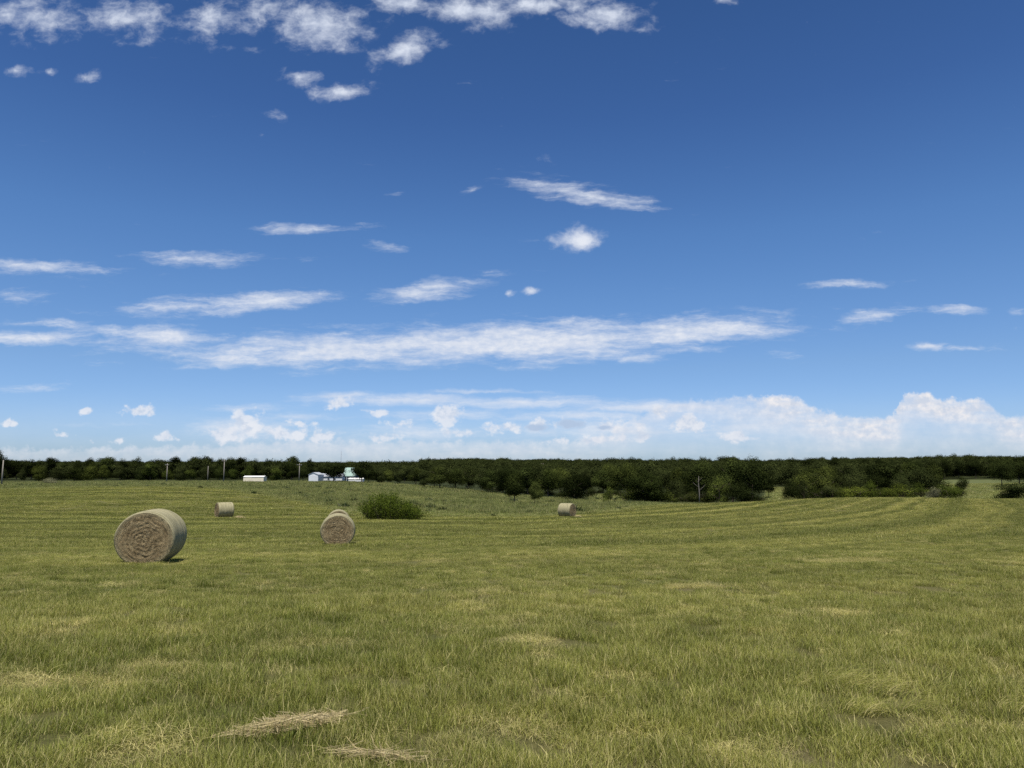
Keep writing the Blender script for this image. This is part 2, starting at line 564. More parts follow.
def build_sward():
    near = []
    for k in range(6):                      # 0-5 green regrowth
        near.append(blades(520, .5, .03, .15, .0033, .12 + .03 * k, .48 + .04 * k, 3, seed=k))
    for k in range(3):                      # 6-8 drier, sparser
        near.append(blades(380, .5, .04, .12, .0030, .55, .75, 3, seed=20 + k))
    for k in range(2):                      # 9-10 tall tufts
        near.append(blades(150, .34, .09, .20, .0036, .10, .4, 4, seed=30 + k, disc=True))
    for k in range(2):                      # 11-12 thatch: flat straw
        near.append(blades(210, .5, .08, .24, .003, .92, .15, 3, lodged=1.15, seed=40 + k))
    for k in range(2):                      # 13-14 lodged long grass
        near.append(blades(130, .45, .22, .5, .0038, .42, .25, 4, lodged=.85, dirn=.4, seed=50 + k))
    for k in range(2):                      # 15-16 a few thin seed stems
        near.append(blades(6, .4, .24, .42, .002, .8, .16, 4, seed=60 + k))
    for k in range(4):                      # 17-20 middle distance patches
        near.append(blades(420, 1.1, .06, .18, .010, .14 + .04 * k, .5, 2, seed=70 + k))
    for k in range(4):                      # 21-24 far patches
        near.append(blades(420, 2.0, .07, .19, .022, .14 + .04 * k, .55, 2, seed=80 + k))
    for k in range(2):                      # 25-26 far straw lying in windrows
        near.append(blades(160, 1.2, .12, .3, .012, .95, .1, 2, lodged=1.2, seed=90 + k))
    coll = proto_collection('sward_tuft', near, M['sward'])
    P, R, S, I = [], [], [], []
    def push(x, y, r, idx, sc, tilt=.1):
        P.append(np.stack([x, y, terrain(x, y)], 1)); R.append(yaw(r, len(x), tilt)); I.append(idx)
        S.append(sc if sc.ndim == 2 else np.stack([np.maximum(sc, .8), np.maximum(sc, .8), sc], 1))
    for (y0, y1, d, sd) in ((1.2, 12, 25, 1), (12, 34, 14, 2)):
        x, y, r = wedge(y0, y1, d, .84, sd)
        bare = bareness(x, y)
        keep = r.random(len(x)) > bare * .55
        x, y, bare = x[keep], y[keep], bare[keep]
        n = len(x)
        dryn = vnoise(x * .45, y * .9, 3) * .6 + vnoise(x * 1.6, y * 1.9, 4) * .4
        idx = r.integers(0, 6, n)
        dry = (r.random(n) < np.clip((dryn - .5) * 1.8, 0, .6)) | (bare > .2)
        idx = np.where(dry, 6 + r.integers(0, 3, n), idx)
        hn = vnoise(x * .8, y * 1.0, 7) * .45 + vnoise(x * 2.6, y * 2.6, 8) * .55
        sc = (.48 + .80 * hn) * (.85 + .3 * r.random(n)) * (1 - .55 * bare) * (.86 if y0 < 5 else .66)
        push(x, y, r, idx, sc, .22)
    # tall tufts
    x, y, r = wedge(1.5, 34, 1.7, .84, 5)
    k = (vnoise(x * .7, y * .7, 12) > .50) & (bareness(x, y) < .1) & (r.random(len(x)) < 9 / np.maximum(y, 9))
    x, y = x[k], y[k]
    push(x, y, r, 9 + r.integers(0, 2, len(x)), .6 + .55 * r.random(len(x)), .2)
    # thatch
    x, y, r = wedge(1.5, 34, 4.5, .84, 6)
    k = ((vnoise(x * .5, y * 1.1, 21) > .55) & (r.random(len(x)) < .4)) | (bareness(x, y) > .03)
    x, y = x[k], y[k]
    push(x, y, r, 11 + r.integers(0, 2, len(x)), .7 + .5 * r.random(len(x)), .2)
    # dead thatch on the worn spots
    x, y, r = wedge(1.5, 24, 32, .84, 16)
    k = bareness(x, y) > .25 + .5 * r.random(len(x))
    x, y = x[k], y[k]
    push(x, y, r, np.where(r.random(len(x)) < .6, 6 + r.integers(0, 3, len(x)), 11 + r.integers(0, 2, len(x))), .35 + .4 * r.random(len(x)), .25)
    # seed stems
    x, y, r = wedge(1.5, 26, 1.0, .84, 7)
    k = vnoise(x * .35, y * .4, 31) > .5
    x, y = x[k], y[k]
    push(x, y, r, 15 + r.integers(0, 2, len(x)), .6 + .6 * r.random(len(x)), .2)
    r = np.random.default_rng(5)
    c = at(880, 5.9)
    x, y = c.x + (r.random(14) - .5) * 1.3, c.y + (r.random(14) - .5) * 1.3
    push(x, y, r, 15 + r.integers(0, 2, 14), .8 + .4 * r.random(14), .2)
    # lodged long grass on the right
    for (px, Y, n, sx, sy) in ((800, 6.3, 4, .7, .25), (945, 6.0, 7, 1.2, .5), (1010, 5.6, 4, .6, .4), (890, 5.5, 2, .5, .2)):
        c = at(px, Y)
        x, y = c.x + (r.random(n) - .5) * sx, c.y + (r.random(n) - .5) * sy
        rr = np.stack([np.zeros(n), np.zeros(n), -.55 + (r.random(n) - .5) * .7], 1)
        P.append(np.stack([x, y, terrain(x, y)], 1)); R.append(rr); I.append(13 + r.integers(0, 2, n)); S.append(np.full((n, 3), .42) + r.random((n, 1)) * .35)
    # middle and far
    for (y0, y1, d, b0, sd) in ((32, 74, 3.2, 17, 11), (72, 178, 1.0, 21, 12)):
        x, y, r = wedge(y0, y1, d, .80, sd)
        k = y < mown_edge(x, y) + (r.random(len(x)) - .5) * 9 + 5 * (vnoise(x * .15, y * .1, 71) - .5)
        k &= r.random(len(x)) > bareness(x, y) * .9
        x, y = x[k], y[k]
        n = len(x)
        hn = vnoise(x * .5, y * .6, 7)
        u = swath_u(x, y)
        sw = vnoise(u * .22, x * .03, 17)
        sc = (.55 + .75 * hn) * (1.12 - .3 * sw)
        push(x, y, r, b0 + r.integers(0, 4, n), sc, .1)
    # straw left in windrows
    x, y, r = wedge(14, 165, .55, .80, 14)
    u = swath_u(x, y)
    k = (vnoise(u * .32 + 50, x * .035, 18) > .72) & (vnoise(x * .12, y * .12, 19) > .35) & (y < mown_edge(x, y) - 2)
    x, y = x[k], y[k]
    push(x, y, r, 25 + r.integers(0, 2, len(x)), .6 + .4 * r.random(len(x)), .1)
    P, R, S, I = map(np.concatenate, (P, R, S, I))
    print('sward instances', len(P))
    return scatter('mown_grass', P, R, S, I, coll, 'short mown grass with dry straw tips covering the hay field', 'grass')
build_sward()

def build_meadow():
    ms = [blades(150, 1.6, .25, .62, .030, .10 + .06 * k, .4, 2, seed=200 + k) for k in range(5)]
    ms += [blades(150, 3.2, .30, .75, .075, .12 + .06 * k, .4, 2, seed=220 + k) for k in range(4)]
    coll = proto_collection('meadow_tuft', ms, M['meadow'])
    P, R, S, I = [], [], [], []
    for (y0, y1, d, b0, nb, sd) in ((84, 200, 1.1, 0, 5, 21), (196, 345, .30, 5, 4, 22)):
        x, y, r = wedge(y0, y1, d, .78, sd)
        px = 512 + F * x / y
        k = (y > mown_edge(x, y) + 1 + (r.random(len(x)) - .5) * 12) & ((px < 1100) | (y < 175))
        k &= (y < wood_edge(px) + 3) | in_pasture(px, y)
        x, y = x[k], y[k]
        n = len(x)
        sc = (.45 + .95 * vnoise(x * .14, y * .14, 41)) * (.8 + .4 * r.random(n)) * np.clip(.35 + (y - mown_edge(x, y)) / 22, .35, 1)
        sc = np.where(in_pasture(512 + F * x / y, y), sc * .5, sc)
        P.append(np.stack([x, y, terrain(x, y)], 1)); R.append(yaw(r, n)); I.append(b0 + r.integers(0, nb, n))
        S.append(np.stack([np.ones(n), np.ones(n), sc], 1))
    P, R, S, I = map(np.concatenate, (P, R, S, I))
    print('meadow instances', len(P))
    scatter('tall_meadow_grass', P, R, S, I, coll, 'taller uncut pale green grass on the slope beyond the mown field', 'grass')
    ws = [blades(120, 1.0, .3, .8, .09, .05, .5, 2, seed=240 + k, disc=True) for k in range(4)]
    wc = proto_collection('weed_tuft', ws, M['weed'])
    x, y, r = wedge(86, 330, .030, .78, 31)
    px = 512 + F * x / y
    k = (y > mown_edge(x, y) + 1) & (px < 655) & ((px < 480) | (y < 210)) & (vnoise(x * .06, y * .05, 51) > .42)
    x, y = x[k], y[k]
    n = len(x)
    sc = .5 + .9 * r.random(n) ** 2
    scatter('meadow_weeds', np.stack([x, y, terrain(x, y)], 1), yaw(r, n), np.stack([sc * 1.2, sc * 1.2, sc], 1), r.integers(0, 4, n), wc,
            'dark green weeds dotted through the uncut grass', 'weeds')
build_meadow()

# ------------------------------------------------------------------ trees
def crown_mesh(name, seed, H, W, base, nleaf, leaf, lobes=11, style='round', up=0.0):
    r = np.random.default_rng(seed)
    C, Rd = [], []
    for k in range(lobes):
        t = r.random()
        ang = r.random() * 2 * np.pi
        zc = base + (H - base) * (.22 + .62 * t)
        taper = math.sin(math.pi * (.20 + .72 * (zc - base) / (H - base)))
        if style == 'cone':
            taper = 1.05 - .9 * (zc - base) / (H - base)
        if style == 'shrub':
            zc = base + (H - base) * (.15 + .55 * t); taper = 1.0 - .35 * t
        rad = W * .5 * taper * (.25 + .55 * r.random())
        C.append((rad * math.cos(ang), rad * math.sin(ang), zc))
        s = W * (.17 + .12 * r.random())
        Rd.append((s, s, s * (.65 + .35 * r.random()) * min(1.0, (H / W))))
    C.append((0, 0, base + (H - base) * .55)); Rd.append((W * .30, W * .30, (H - base) * .36))
    C.append((W * .06 * (r.random() - .5), 0, H - (H - base) * .2)); Rd.append((W * .2, W * .2, (H - base) * .2))
    C, Rd = np.array(C), np.array(Rd)
    wgt = (Rd[:, 0] * Rd[:, 2]); wgt /= wgt.sum()
    li = r.choice(len(C), nleaf, p=wgt)
    d = r.normal(size=(nleaf, 3)); d /= np.linalg.norm(d, axis=1)[:, None]
    rad = r.random(nleaf) ** .38 * (1 + .13 * r.normal(size=nleaf))
    P = C[li] + d * Rd[li] * rad[:, None]
    # a few sprays stick out
    P += np.where(r.random((nleaf, 1)) < .06, d * W * .07 * r.random((nleaf, 1)), 0)
    P[:, 2] = base + (P[:, 2] - base) * (H - base) / (np.percentile(P[:, 2], 99.3) - base)
    P[:, :2] *= W * .5 / np.percentile(np.hypot(P[:, 0], P[:, 1]), 97)
    P[:, 2] = np.maximum(P[:, 2], .12 + .2 * r.random(nleaf))
    cen = P - np.array([0, 0, base + (H - base) * .42]); cen /= np.maximum(np.linalg.norm(cen, axis=1), .01)[:, None]
    nrm = d * 1.0 + cen * .9 + r.normal(size=(nleaf, 3)) * .42 + np.array([0, 0, .05 + up])
    nrm /= np.linalg.norm(nrm, axis=1)[:, None]
    ax = np.cross(nrm, r.normal(size=(nleaf, 3))); ax /= np.linalg.norm(ax, axis=1)[:, None]
    bx = np.cross(nrm, ax)
    s = leaf * (.55 + .8 * r.random(nleaf))[:, None]
    droop = nrm * s * .3
    v = np.stack([P - ax * s * .5, P - bx * s * .36 - droop, P + ax * s * .5, P + bx * s * .36 - droop], 1).reshape(-1, 3)
    lob_t = r.random(len(C))
    tint = np.stack([np.clip(.3 * r.random(nleaf) + .7 * lob_t[li], 0, 1), r.random(nleaf) * .6 + .4 * lob_t[li]], 1)
    T = np.repeat(tint, 4, 0)
    T = np.concatenate([T, np.zeros((len(T), 1))], 1)
    q = np.arange(nleaf * 4).reshape(-1, 4)
    # thin folded leaves: two triangles each
    tri = np.concatenate([q[:, [0, 1, 2]], q[:, [0, 2, 3]]])
    me = np_mesh(name, v, [tri], T)
    me.materials.append(M['leaf'])
    return me

def trunk_mesh(name, seed, H, W, base, r0, stems=1):
    r = random.Random(seed)
    mb = MB()
    for s in range(stems):
        ox, oy = (0, 0) if stems == 1 else ((r.random() - .5) * W * .3, (r.random() - .5) * W * .3)
        top = Vector((ox * 2 + (r.random() - .5) * W * .15, oy * 2 + (r.random() - .5) * W * .15, H * .72))
        b = Vector((ox, oy, -.3))
        mid = b.lerp(top, .45) + Vector(((r.random() - .5), (r.random() - .5), 0)) * W * .06
        mb.tube([b, b + Vector((0, 0, .5)), mid, top], [r0 * 1.35, r0, r0 * .7, r0 * .18])
        for k in range(5):
            t = .35 + .5 * r.random()
            p = b.lerp(top, t)
            a = r.random() * 6.283
            e = p + Vector((math.cos(a) * W * .32, math.sin(a) * W * .32, H * (.12 + .12 * r.random())))
            mb.tube([p, p.lerp(e, .5) + Vector((0, 0, H * .02)), e], [r0 * .38, r0 * .25, r0 * .07], 5)
    o = mb.build(name, M['bark'], None, True)
    me = o.data
    bpy.data.objects.remove(o)
    return me

class Tree:
    def __init__(self, name, seed, H, W, base, nleaf, leaf, r0=.18, stems=1, **kw):
        self.name, self.H, self.W = name, H, W
        self.crown = crown_mesh(name + '_crown', seed, H, W, base, nleaf, leaf, **kw)
        self.trunk = trunk_mesh(name + '_trunk', seed, H, W, base, r0, stems)

# each proto is 10 m tall (shrubs 3 m) and scaled when planted
OAKS = [Tree('broadleaf_tree', 300 + k, 10, 8.2 + k % 3, .5 + .25 * (k % 3), 6500, .34, r0=.22, lobes=13) for k in range(6)]
SLIM = [Tree('broadleaf_tree', 320 + k, 10, 5.6 + .5 * k, 1.6, 4600, .30, r0=.16, lobes=10) for k in range(3)]
BUSHY = [Tree('bushy_tree', 330 + k, 10, 10.5 + k, .2, 7500, .34, r0=.2, lobes=15, style='shrub') for k in range(3)]
SHRUB = [Tree('shrub', 340 + k, 3, 4.4 + .5 * k, .05, 3200, .16, r0=.06, stems=4, lobes=10, style='shrub') for k in range(4)]
PLAIN = [Tree('young_tree', 350 + k, 10, 9.6, 1.8, 7000, .42, r0=.25, lobes=14) for k in range(2)]

def plant(proto, px, Y, h, label, cat='tree', group=None, tint=(1, 1, 1), name=None, wide=1.0, rz=None):
    p = at(px, Y)
    s = h / proto.H
    root = empty(name or proto.name, p, random.random() * 6.283 if rz is None else rz, (s * wide, s * wide, s))
    tag(root, label, cat, group)
    c = bpy.data.objects.new('foliage' if cat == 'shrub' else 'crown', proto.crown)
    COL.objects.link(c); c.parent = root
    c.color = (*tint, 1)
    t = bpy.data.objects.new('stem' if cat == 'shrub' else 'trunk', proto.trunk)
    COL.objects.link(t); t.parent = root
    return root

DK, MD, LT, GY, OL = (.52, .56, .52), (1, 1, 1), (2.3, 2.3, 1.6), (1.7, 1.6, 2.0), (1.3, 1.2, .9)
def topy(px, Y, row):
    """height of something whose foot is on the ground at px, Y and whose top shows at the given row"""
    r = ray(px, row)
    return CAMZ + Y * r.z / r.y - at(px, Y).z

# ---- single trees and shrubs one can pick out
def P1(proto, px, Y, row, width, label, cat='tree', tint=MD, name=None, rz=None, group=None):
    """plant so that the crown tops out at the given picture row and is about width picture columns wide"""
    h = topy(px, Y, row)
    w = width / F * Y
    if .8 <= tint[0] < 1.4 and cat == 'tree':
        f = .95 + .5 * random.random()
        tint = tuple(c * f for c in tint)
    return plant(proto, px, Y, h, label, cat, group, tint, name, wide=w / (proto.W * h / proto.H), rz=rz)

P1(PLAIN[0], 334.0, 318, 463, 24, 'dark round tree in front of the white farm buildings, left of the mint roof', tint=DK, name='yard_tree')
P1(PLAIN[1], 362.0, 318, 462.0, 28, 'dark round tree just right of the mint green roof', tint=DK, name='yard_tree')
P1(PLAIN[0], 514, 146, 474, 22, 'small dark tree on the open slope with a dense stubby base', tint=(.7, .75, .62), name='field_tree')
P1(PLAIN[1], 535, 146, 483, 16, 'smallest lone tree on the slope, greener, with a thin trunk', tint=(1.3, 1.3, 1.1), name='field_tree')
P1(SHRUB[0], 609, 165, 487, 14, 'sparse light green sapling at the wood edge left of the dark rounded bush', 'shrub', LT, 'sapling')
P1(BUSHY[0], 646, 169, 473, 44, 'dark dome shaped bushy tree at the edge of the mown field', tint=(.6, .66, .55))
P1(OAKS[5], 753, 170, 458.5, 32, 'tallest tree of the central wood, at its right end beside the grass gap', tint=(.8, .85, .75))
P1(OAKS[1], 733, 178, 461, 38, 'broad tree second from the right end of the central wood', tint=(.85, .9, .75))
P1(OAKS[2], 700, 196, 462.5, 40, 'mid green tree behind the pale dead snag', tint=(.9, .95, .8))
P1(SHRUB[1], 720, 168, 478, 26, 'yellowish green young tree right of the dead snag', 'shrub', LT, 'sapling')
P1(BUSHY[1], 741, 166, 482, 34, 'low dark bush under the tall trees right of the dead snag', 'shrub', DK, 'thicket_bush')
P1(BUSHY[2], 677, 178, 478, 28, 'low mid green bush between the dark dome tree and the dead snag', 'shrub', MD, 'thicket_bush')
P1(SHRUB[2], 692, 170, 492, 24, 'low pale olive shrub at the foot of the dead snag', 'shrub', (1.5, 1.4, 1.2))
P1(BUSHY[1], 789, 168, 480, 19, 'small rounded dark bush alone in the grass gap', 'shrub', DK, 'lone_bush')
P1(SHRUB[3], 803, 172, 480, 14, 'narrow grey green bush right of the small round bush', 'shrub', (1.2, 1.2, 1.2))
P1(SLIM[1], 818, 190, 474, 28, 'loose greyish tree left of the big dark oak on the right', tint=(1.2, 1.15, 1.3))
P1(SLIM[2], 838, 196, 476, 22, 'thin dull green tree between the greyish tree and the big dark oak', tint=(.95, .95, .9))
P1(OAKS[0], 884, 225, 463, 46, 'big dark oak standing above the yellowish shrubs on the right', tint=(.62, .66, .6), name='oak_tree')
P1(OAKS[3], 912, 235, 463, 30, 'mid green tree just right of the big dark oak', tint=(1.05, 1.1, .9))
P1(OAKS[4], 936, 240, 466, 30, 'rounded mid green tree at the left edge of the far pasture', tint=(1.1, 1.1, .9))
P1(SHRUB[0], 962, 240, 477, 15, 'round dark bush standing in the far pasture', 'shrub', (.8, .85, .7), 'pasture_bush')
P1(SHRUB[1], 858, 150, 487, 32, 'yellow green shrub at the left end of the row on the field crest', 'shrub', (3.0, 2.9, 1.5))
P1(SHRUB[2], 872, 153, 481, 20, 'tallest pointed green shrub in the row on the field crest', 'shrub', (2.1, 2.2, 1.2))
P1(SHRUB[3], 900, 151, 484, 36, 'wide yellow green shrub in the middle of the row on the field crest', 'shrub', (2.8, 2.7, 1.4))
P1(SHRUB[0], 934, 149, 487.5, 16, 'silvery grey shrub in the row on the field crest', 'shrub', (4.2, 3.4, 6.0))
P1(SHRUB[1], 954, 151, 486, 32, 'spreading green shrub at the right end of the row on the field crest', 'shrub', (2.0, 2.1, 1.2))
P1(BUSHY[0], 1012, 150, 483, 34, 'dark bush at the right edge of the photo on the field crest', 'shrub', (.6, .65, .6), 'dark_bush')
P1(BUSHY[2], 1040, 158, 475, 40, 'taller dark bush cut off by the right edge of the photo', 'shrub', (.65, .7, .6), 'dark_bush')
P1(SHRUB[2], 49, 230, 478, 20, 'pale grey green shrub mound at the foot of the left wood', 'shrub', (5.5, 4.4, 8.0))
P1(OAKS[5], -3, 300, 450.5, 13, 'tall dark tree at the left edge of the photo behind the first pole', tint=DK, name='edge_tree')
for (px, Y, row, w, k, tn, lb) in (
        (424, 262, 471, 20, 0, MD, 'left tree of the rounded clump on the slope right of the house'),
        (440, 258, 467.5, 26, 1, (1.1, 1.1, .9), 'broad olive tree in the rounded clump on the slope right of the house'),
        (455, 264, 469, 24, 2, (.8, .85, .7), 'dark tree in the middle of the rounded clump on the slope'),
        (468, 270, 466, 20, 3, (.85, .85, .8), 'upright tree at the right end of the rounded clump on the slope')):
    P1(OAKS[k], px, Y, row, w, lb, tint=tn)
for (px, Y, row, w, k, tn, lb) in (
        (492, 240, 470, 26, 4, (.8, .85, .75), 'leftmost tree of the dark wood edge behind the lone slope trees'),
        (508, 232, 466, 28, 5, (.65, .7, .65), 'dark tree right behind the small dark lone tree'),
        (528, 220, 467, 26, 0, (.8, .85, .75), 'tree of the wood edge just behind the smallest lone tree'),
        (548, 204, 470, 30, 1, (1.05, 1.1, .85), 'olive tree of the wood edge left of the very dark low tree'),
        (574, 180, 472, 36, 2, (.42, .46, .42), 'very dark low tree at the wood edge above the far right hay bale'),
        (603, 268, 471, 26, 3, (.85, .9, .75), 'tree of the wood edge behind the light green sapling')):
    P1(BUSHY[k % 3] if k in (2,) else OAKS[k], px, Y, row, w, lb, tint=tn)

# dead snag: bare pale trunk with broken limbs
def snag():
    p = at(699.5, 167)
    root = tag(empty('dead_tree', p), 'pale bare dead snag standing at the front edge of the central wood', 'dead tree')
    mb = MB()
    H = topy(699.5, 167, 476)
    mb.tube([(0, 0, -.3), (.05, 0, H * .4), (-.08, .05, H * .75), (.02, 0, H)], [.15, .12, .08, .03], 8)
    mb.build('trunk', M['deadwood'], root, True)
    for (z, a, l) in ((.5, .3, 1.6), (.62, 2.9, 1.3), (.78, 3.6, .9), (.85, -.4, .8)):
        b = MB()
        q = Vector((-.02, .02, H * z))
        e = q + Vector((math.cos(a) * l, math.sin(a) * l, l * .8))
        b.tube([q, q.lerp(e, .5) + Vector((0, 0, -.08)), e], [.045, .03, .012], 6)
        b.build('branch', M['deadwood'], root, True)
snag()

# the dense bush in the mown field
def field_bush():
    Y = 75.5
    p = at(392, Y)
    root = tag(empty('willow_thicket', p), 'dense feathery green thicket beside the mown field, right of the two bales in line', 'shrub')
    r = np.random.default_rng(77)
    W, D, H = 6.5, 3.6, 2.62
    stems, leaves, tint, tips = MB(), [], [], []
    for k in range(170):
        a = r.random() * 6.283; q = math.sqrt(r.random()) ** .8
        bx, by = math.cos(a) * q * W * .42, math.sin(a) * q * D * .42
        env = 1 - .80 * (abs(bx + .75) / (W * (.36 if bx < -.75 else .54))) ** 1.8
        h = max(.5, H * 1.06 * env * (.62 + .42 * r.random()))
        tx, ty = bx * 1.2 + (r.random() - .5) * 1.1, by * 1.25 + (r.random() - .5) * 1.0
        if k < 70:
            stems.tube([(bx * .8, by * .8, -.1), ((bx + tx) / 2 * .95, (by + ty) / 2, h * .5), (tx, ty, h)], [.022, .014, .004], 4)
        n = 130
        t = r.random(n) ** .75
        cx = bx * .8 + (tx - bx * .8) * t; cy = by * .8 + (ty - by * .8) * t; cz = h * t
        sp = .12 + .24 * (1 - t)
        leaves.append(np.stack([cx + r.normal(size=n) * sp, cy + r.normal(size=n) * sp, np.maximum(cz + r.normal(size=n) * .12, .05)], 1))
        tint.append(np.stack([np.clip(.15 + .55 * t + .3 * r.random(n), 0, 1), np.clip(.3 + .7 * r.random() * np.ones(n), 0, 1), np.zeros(n)], 1))
    Pn = np.concatenate(leaves); T = np.concatenate(tint); n = len(Pn)
    ax = r.normal(size=(n, 3)) * .6 + np.array([0, 0, 1.0]); ax /= np.linalg.norm(ax, axis=1)[:, None]
    b = np.cross(ax, r.normal(size=(n, 3))); b /= np.linalg.norm(b, axis=1)[:, None]
    L = (.07 + .09 * r.random(n))[:, None]
    v = np.stack([Pn - ax * L * .6, Pn + b * L * .22, Pn + ax * L * .6, Pn - b * L * .22], 1).reshape(-1, 3)
    q = np.arange(n * 4).reshape(-1, 4)
    me = np_mesh('foliage', v, [np.concatenate([q[:, [0, 1, 2]], q[:, [0, 2, 3]]])], np.repeat(T, 4, 0))
    o = link_mesh('foliage', me, root, M['leaf']); o.color = (1.9, 2.1, 1.0, 1)
    stems.build('stem', M['bark'], root)
field_bush()

# ---- countable trees of the woods, front rows
def rowtrees(px0, px1, step, Y0, dY, hts, protos, tints, label, group, name='broadleaf_tree', skip=None):
    px = px0
    n = 0
    while px < px1:
        Y = Y0 + (random.random() - .5) * dY
        h = hts[0] + (hts[1] - hts[0]) * random.random()
        tn = random.choice(tints)
        f = .7 + .6 * random.random()
        if not (skip and skip(px, Y)):
            plant(random.choice(protos), px, Y, h, label, 'tree', group, tuple(f * c for c in tn), name, wide=.8 + .35 * random.random())
            n += 1
        px += step * (.7 + .6 * random.random()) * F / Y
    return n

cnt = 0
DKS, MIX = [DK, DK, (.8, .84, .75)], [DK, (.7, .74, .66), MD, MD, (1.35, 1.35, 1.05), (1.8, 1.75, 1.3)]
MIXL = [(.9, .95, .75), MD, (1.45, 1.5, 1.05), (.6, .65, .6), (1.8, 1.75, 1.2)]
cnt += rowtrees(-60, 152, 7.0, 352, 14, (5.5, 9.0), OAKS + BUSHY, MIXL, 'green tree in the front row of the left wood, left of the three near poles', 'front trees of the left wood')
cnt += rowtrees(150, 305, 6.5, 352, 14, (5.0, 8.0), OAKS + BUSHY, [MD, (1.3, 1.4, .95), (1.5, 1.55, 1.05), (.8, .85, .7)], 'bright to dull green tree in the wood behind the utility poles and shed', 'trees behind the poles and shed')
cnt += rowtrees(-60, 310, 8.0, 404, 26, (8.8, 12.2), PLAIN + SLIM + OAKS[:2], DKS, 'dark tree of the skyline row in the left wood', 'skyline trees of the left wood')
cnt += rowtrees(303, 420, 8.0, 372, 16, (5.5, 8.5), OAKS + BUSHY, MIX, 'green tree in the wood behind the white farm buildings', 'trees behind the farm buildings')
cnt += rowtrees(378, 500, 7.0, 312, 20, (5.0, 8.0), OAKS + BUSHY, MIX, 'tree in the wood behind the rounded clump on the slope', 'trees behind the rounded clump')
cnt += rowtrees(482, 640, 7.0, 258, 22, (5.2, 9.4), OAKS, MIX, 'tree inside the wood behind the front edge trees of the lone slope trees', 'trees inside the central wood left half', skip=lambda px, Y: 590 < px < 622)
cnt += rowtrees(626, 770, 6.5, 212, 16, (5.5, 9.8), OAKS + SLIM, MIX, 'tree inside the wood behind the dark dome tree and the dead snag', 'trees inside the central wood right half')
cnt += rowtrees(560, 762, 7.5, 275, 24, (8.0, 10.2), OAKS, MIX, 'tree in the back rows of the central wood', 'trees at the back of the central wood')
cnt += rowtrees(812, 955, 6.5, 262, 14, (6.0, 10.0), OAKS + SLIM, MIX, 'tree in the wood behind the big dark oak', 'trees behind the big dark oak', skip=lambda px, Y: px > 925)
cnt += rowtrees(765, 1080, 8.5, 440, 20, (9.5, 13.0), OAKS, DKS, 'dark tree in the row along the far side of the right pasture', 'trees along the far side of the pasture')
cnt += rowtrees(1002, 1070, 6.0, 330, 60, (8, 10), OAKS, MIX, 'tree right of the far pasture behind the dark edge bush', 'trees right of the far pasture')
cnt += rowtrees(806, 925, 6.0, 192, 16, (5.5, 8.0), BUSHY + OAKS, MIX, 'low tree in the thicket right behind the yellowish shrubs on the crest', 'thicket behind the crest shrubs')
def undergrowth(px0, px1, label, group, hts, tints):
    px = px0
    while px < px1:
        Y = float(wood_edge(px)) - 1 + 7 * random.random()
        f = .7 + .5 * random.random()
        tn = random.choice(tints)
        plant(random.choice(SHRUB), px, Y, hts[0] + (hts[1] - hts[0]) * random.random() ** 1.5, label, 'shrub', group, tuple(f * c for c in tn), 'undergrowth_shrub', wide=1.0 + .5 * random.random())
        px += F * (2.6 + 2.2 * random.random()) / Y
UG = [DK, (.8, .85, .7), MD, (1.1, 1.15, .85), (1.35, 1.35, .95)]
undergrowth(490, 606, 'low shrub along the wood edge behind the lone slope trees', 'undergrowth behind the lone slope trees', (1.6, 3.6), UG[:4])
undergrowth(618, 764, 'low shrub along the foot of the central wood around the dead snag', 'undergrowth around the dead snag', (1.8, 3.8), UG)
undergrowth(818, 914, 'shrub filling the thicket behind the crest row', 'undergrowth behind the crest row', (2.8, 4.4), UG)
for k, (px, Y, row, w, tn, lb) in enumerate((
        (828, 156, 485, 26, (1.3, 1.25, 1.2), 'dull grey green shrub left of the yellow green shrubs on the crest'),
        (846, 152, 488, 20, (2.7, 2.6, 1.4), 'low bright shrub between the dull grey green shrub and the yellow green one'),
        (886, 150, 488, 22, (2.2, 2.2, 1.2), 'low green shrub right of the tallest pointed crest shrub'),
        (919, 153, 483, 24, (2.0, 2.1, 1.2), 'rounded green shrub left of the silvery crest shrub'),
        (941, 154, 485, 22, (1.2, 1.3, .9), 'green shrub right behind the silvery crest shrub'))):
    P1(SHRUB[k % 4], px, Y, row, w, lb, 'shrub', tn)
print('row trees', cnt)

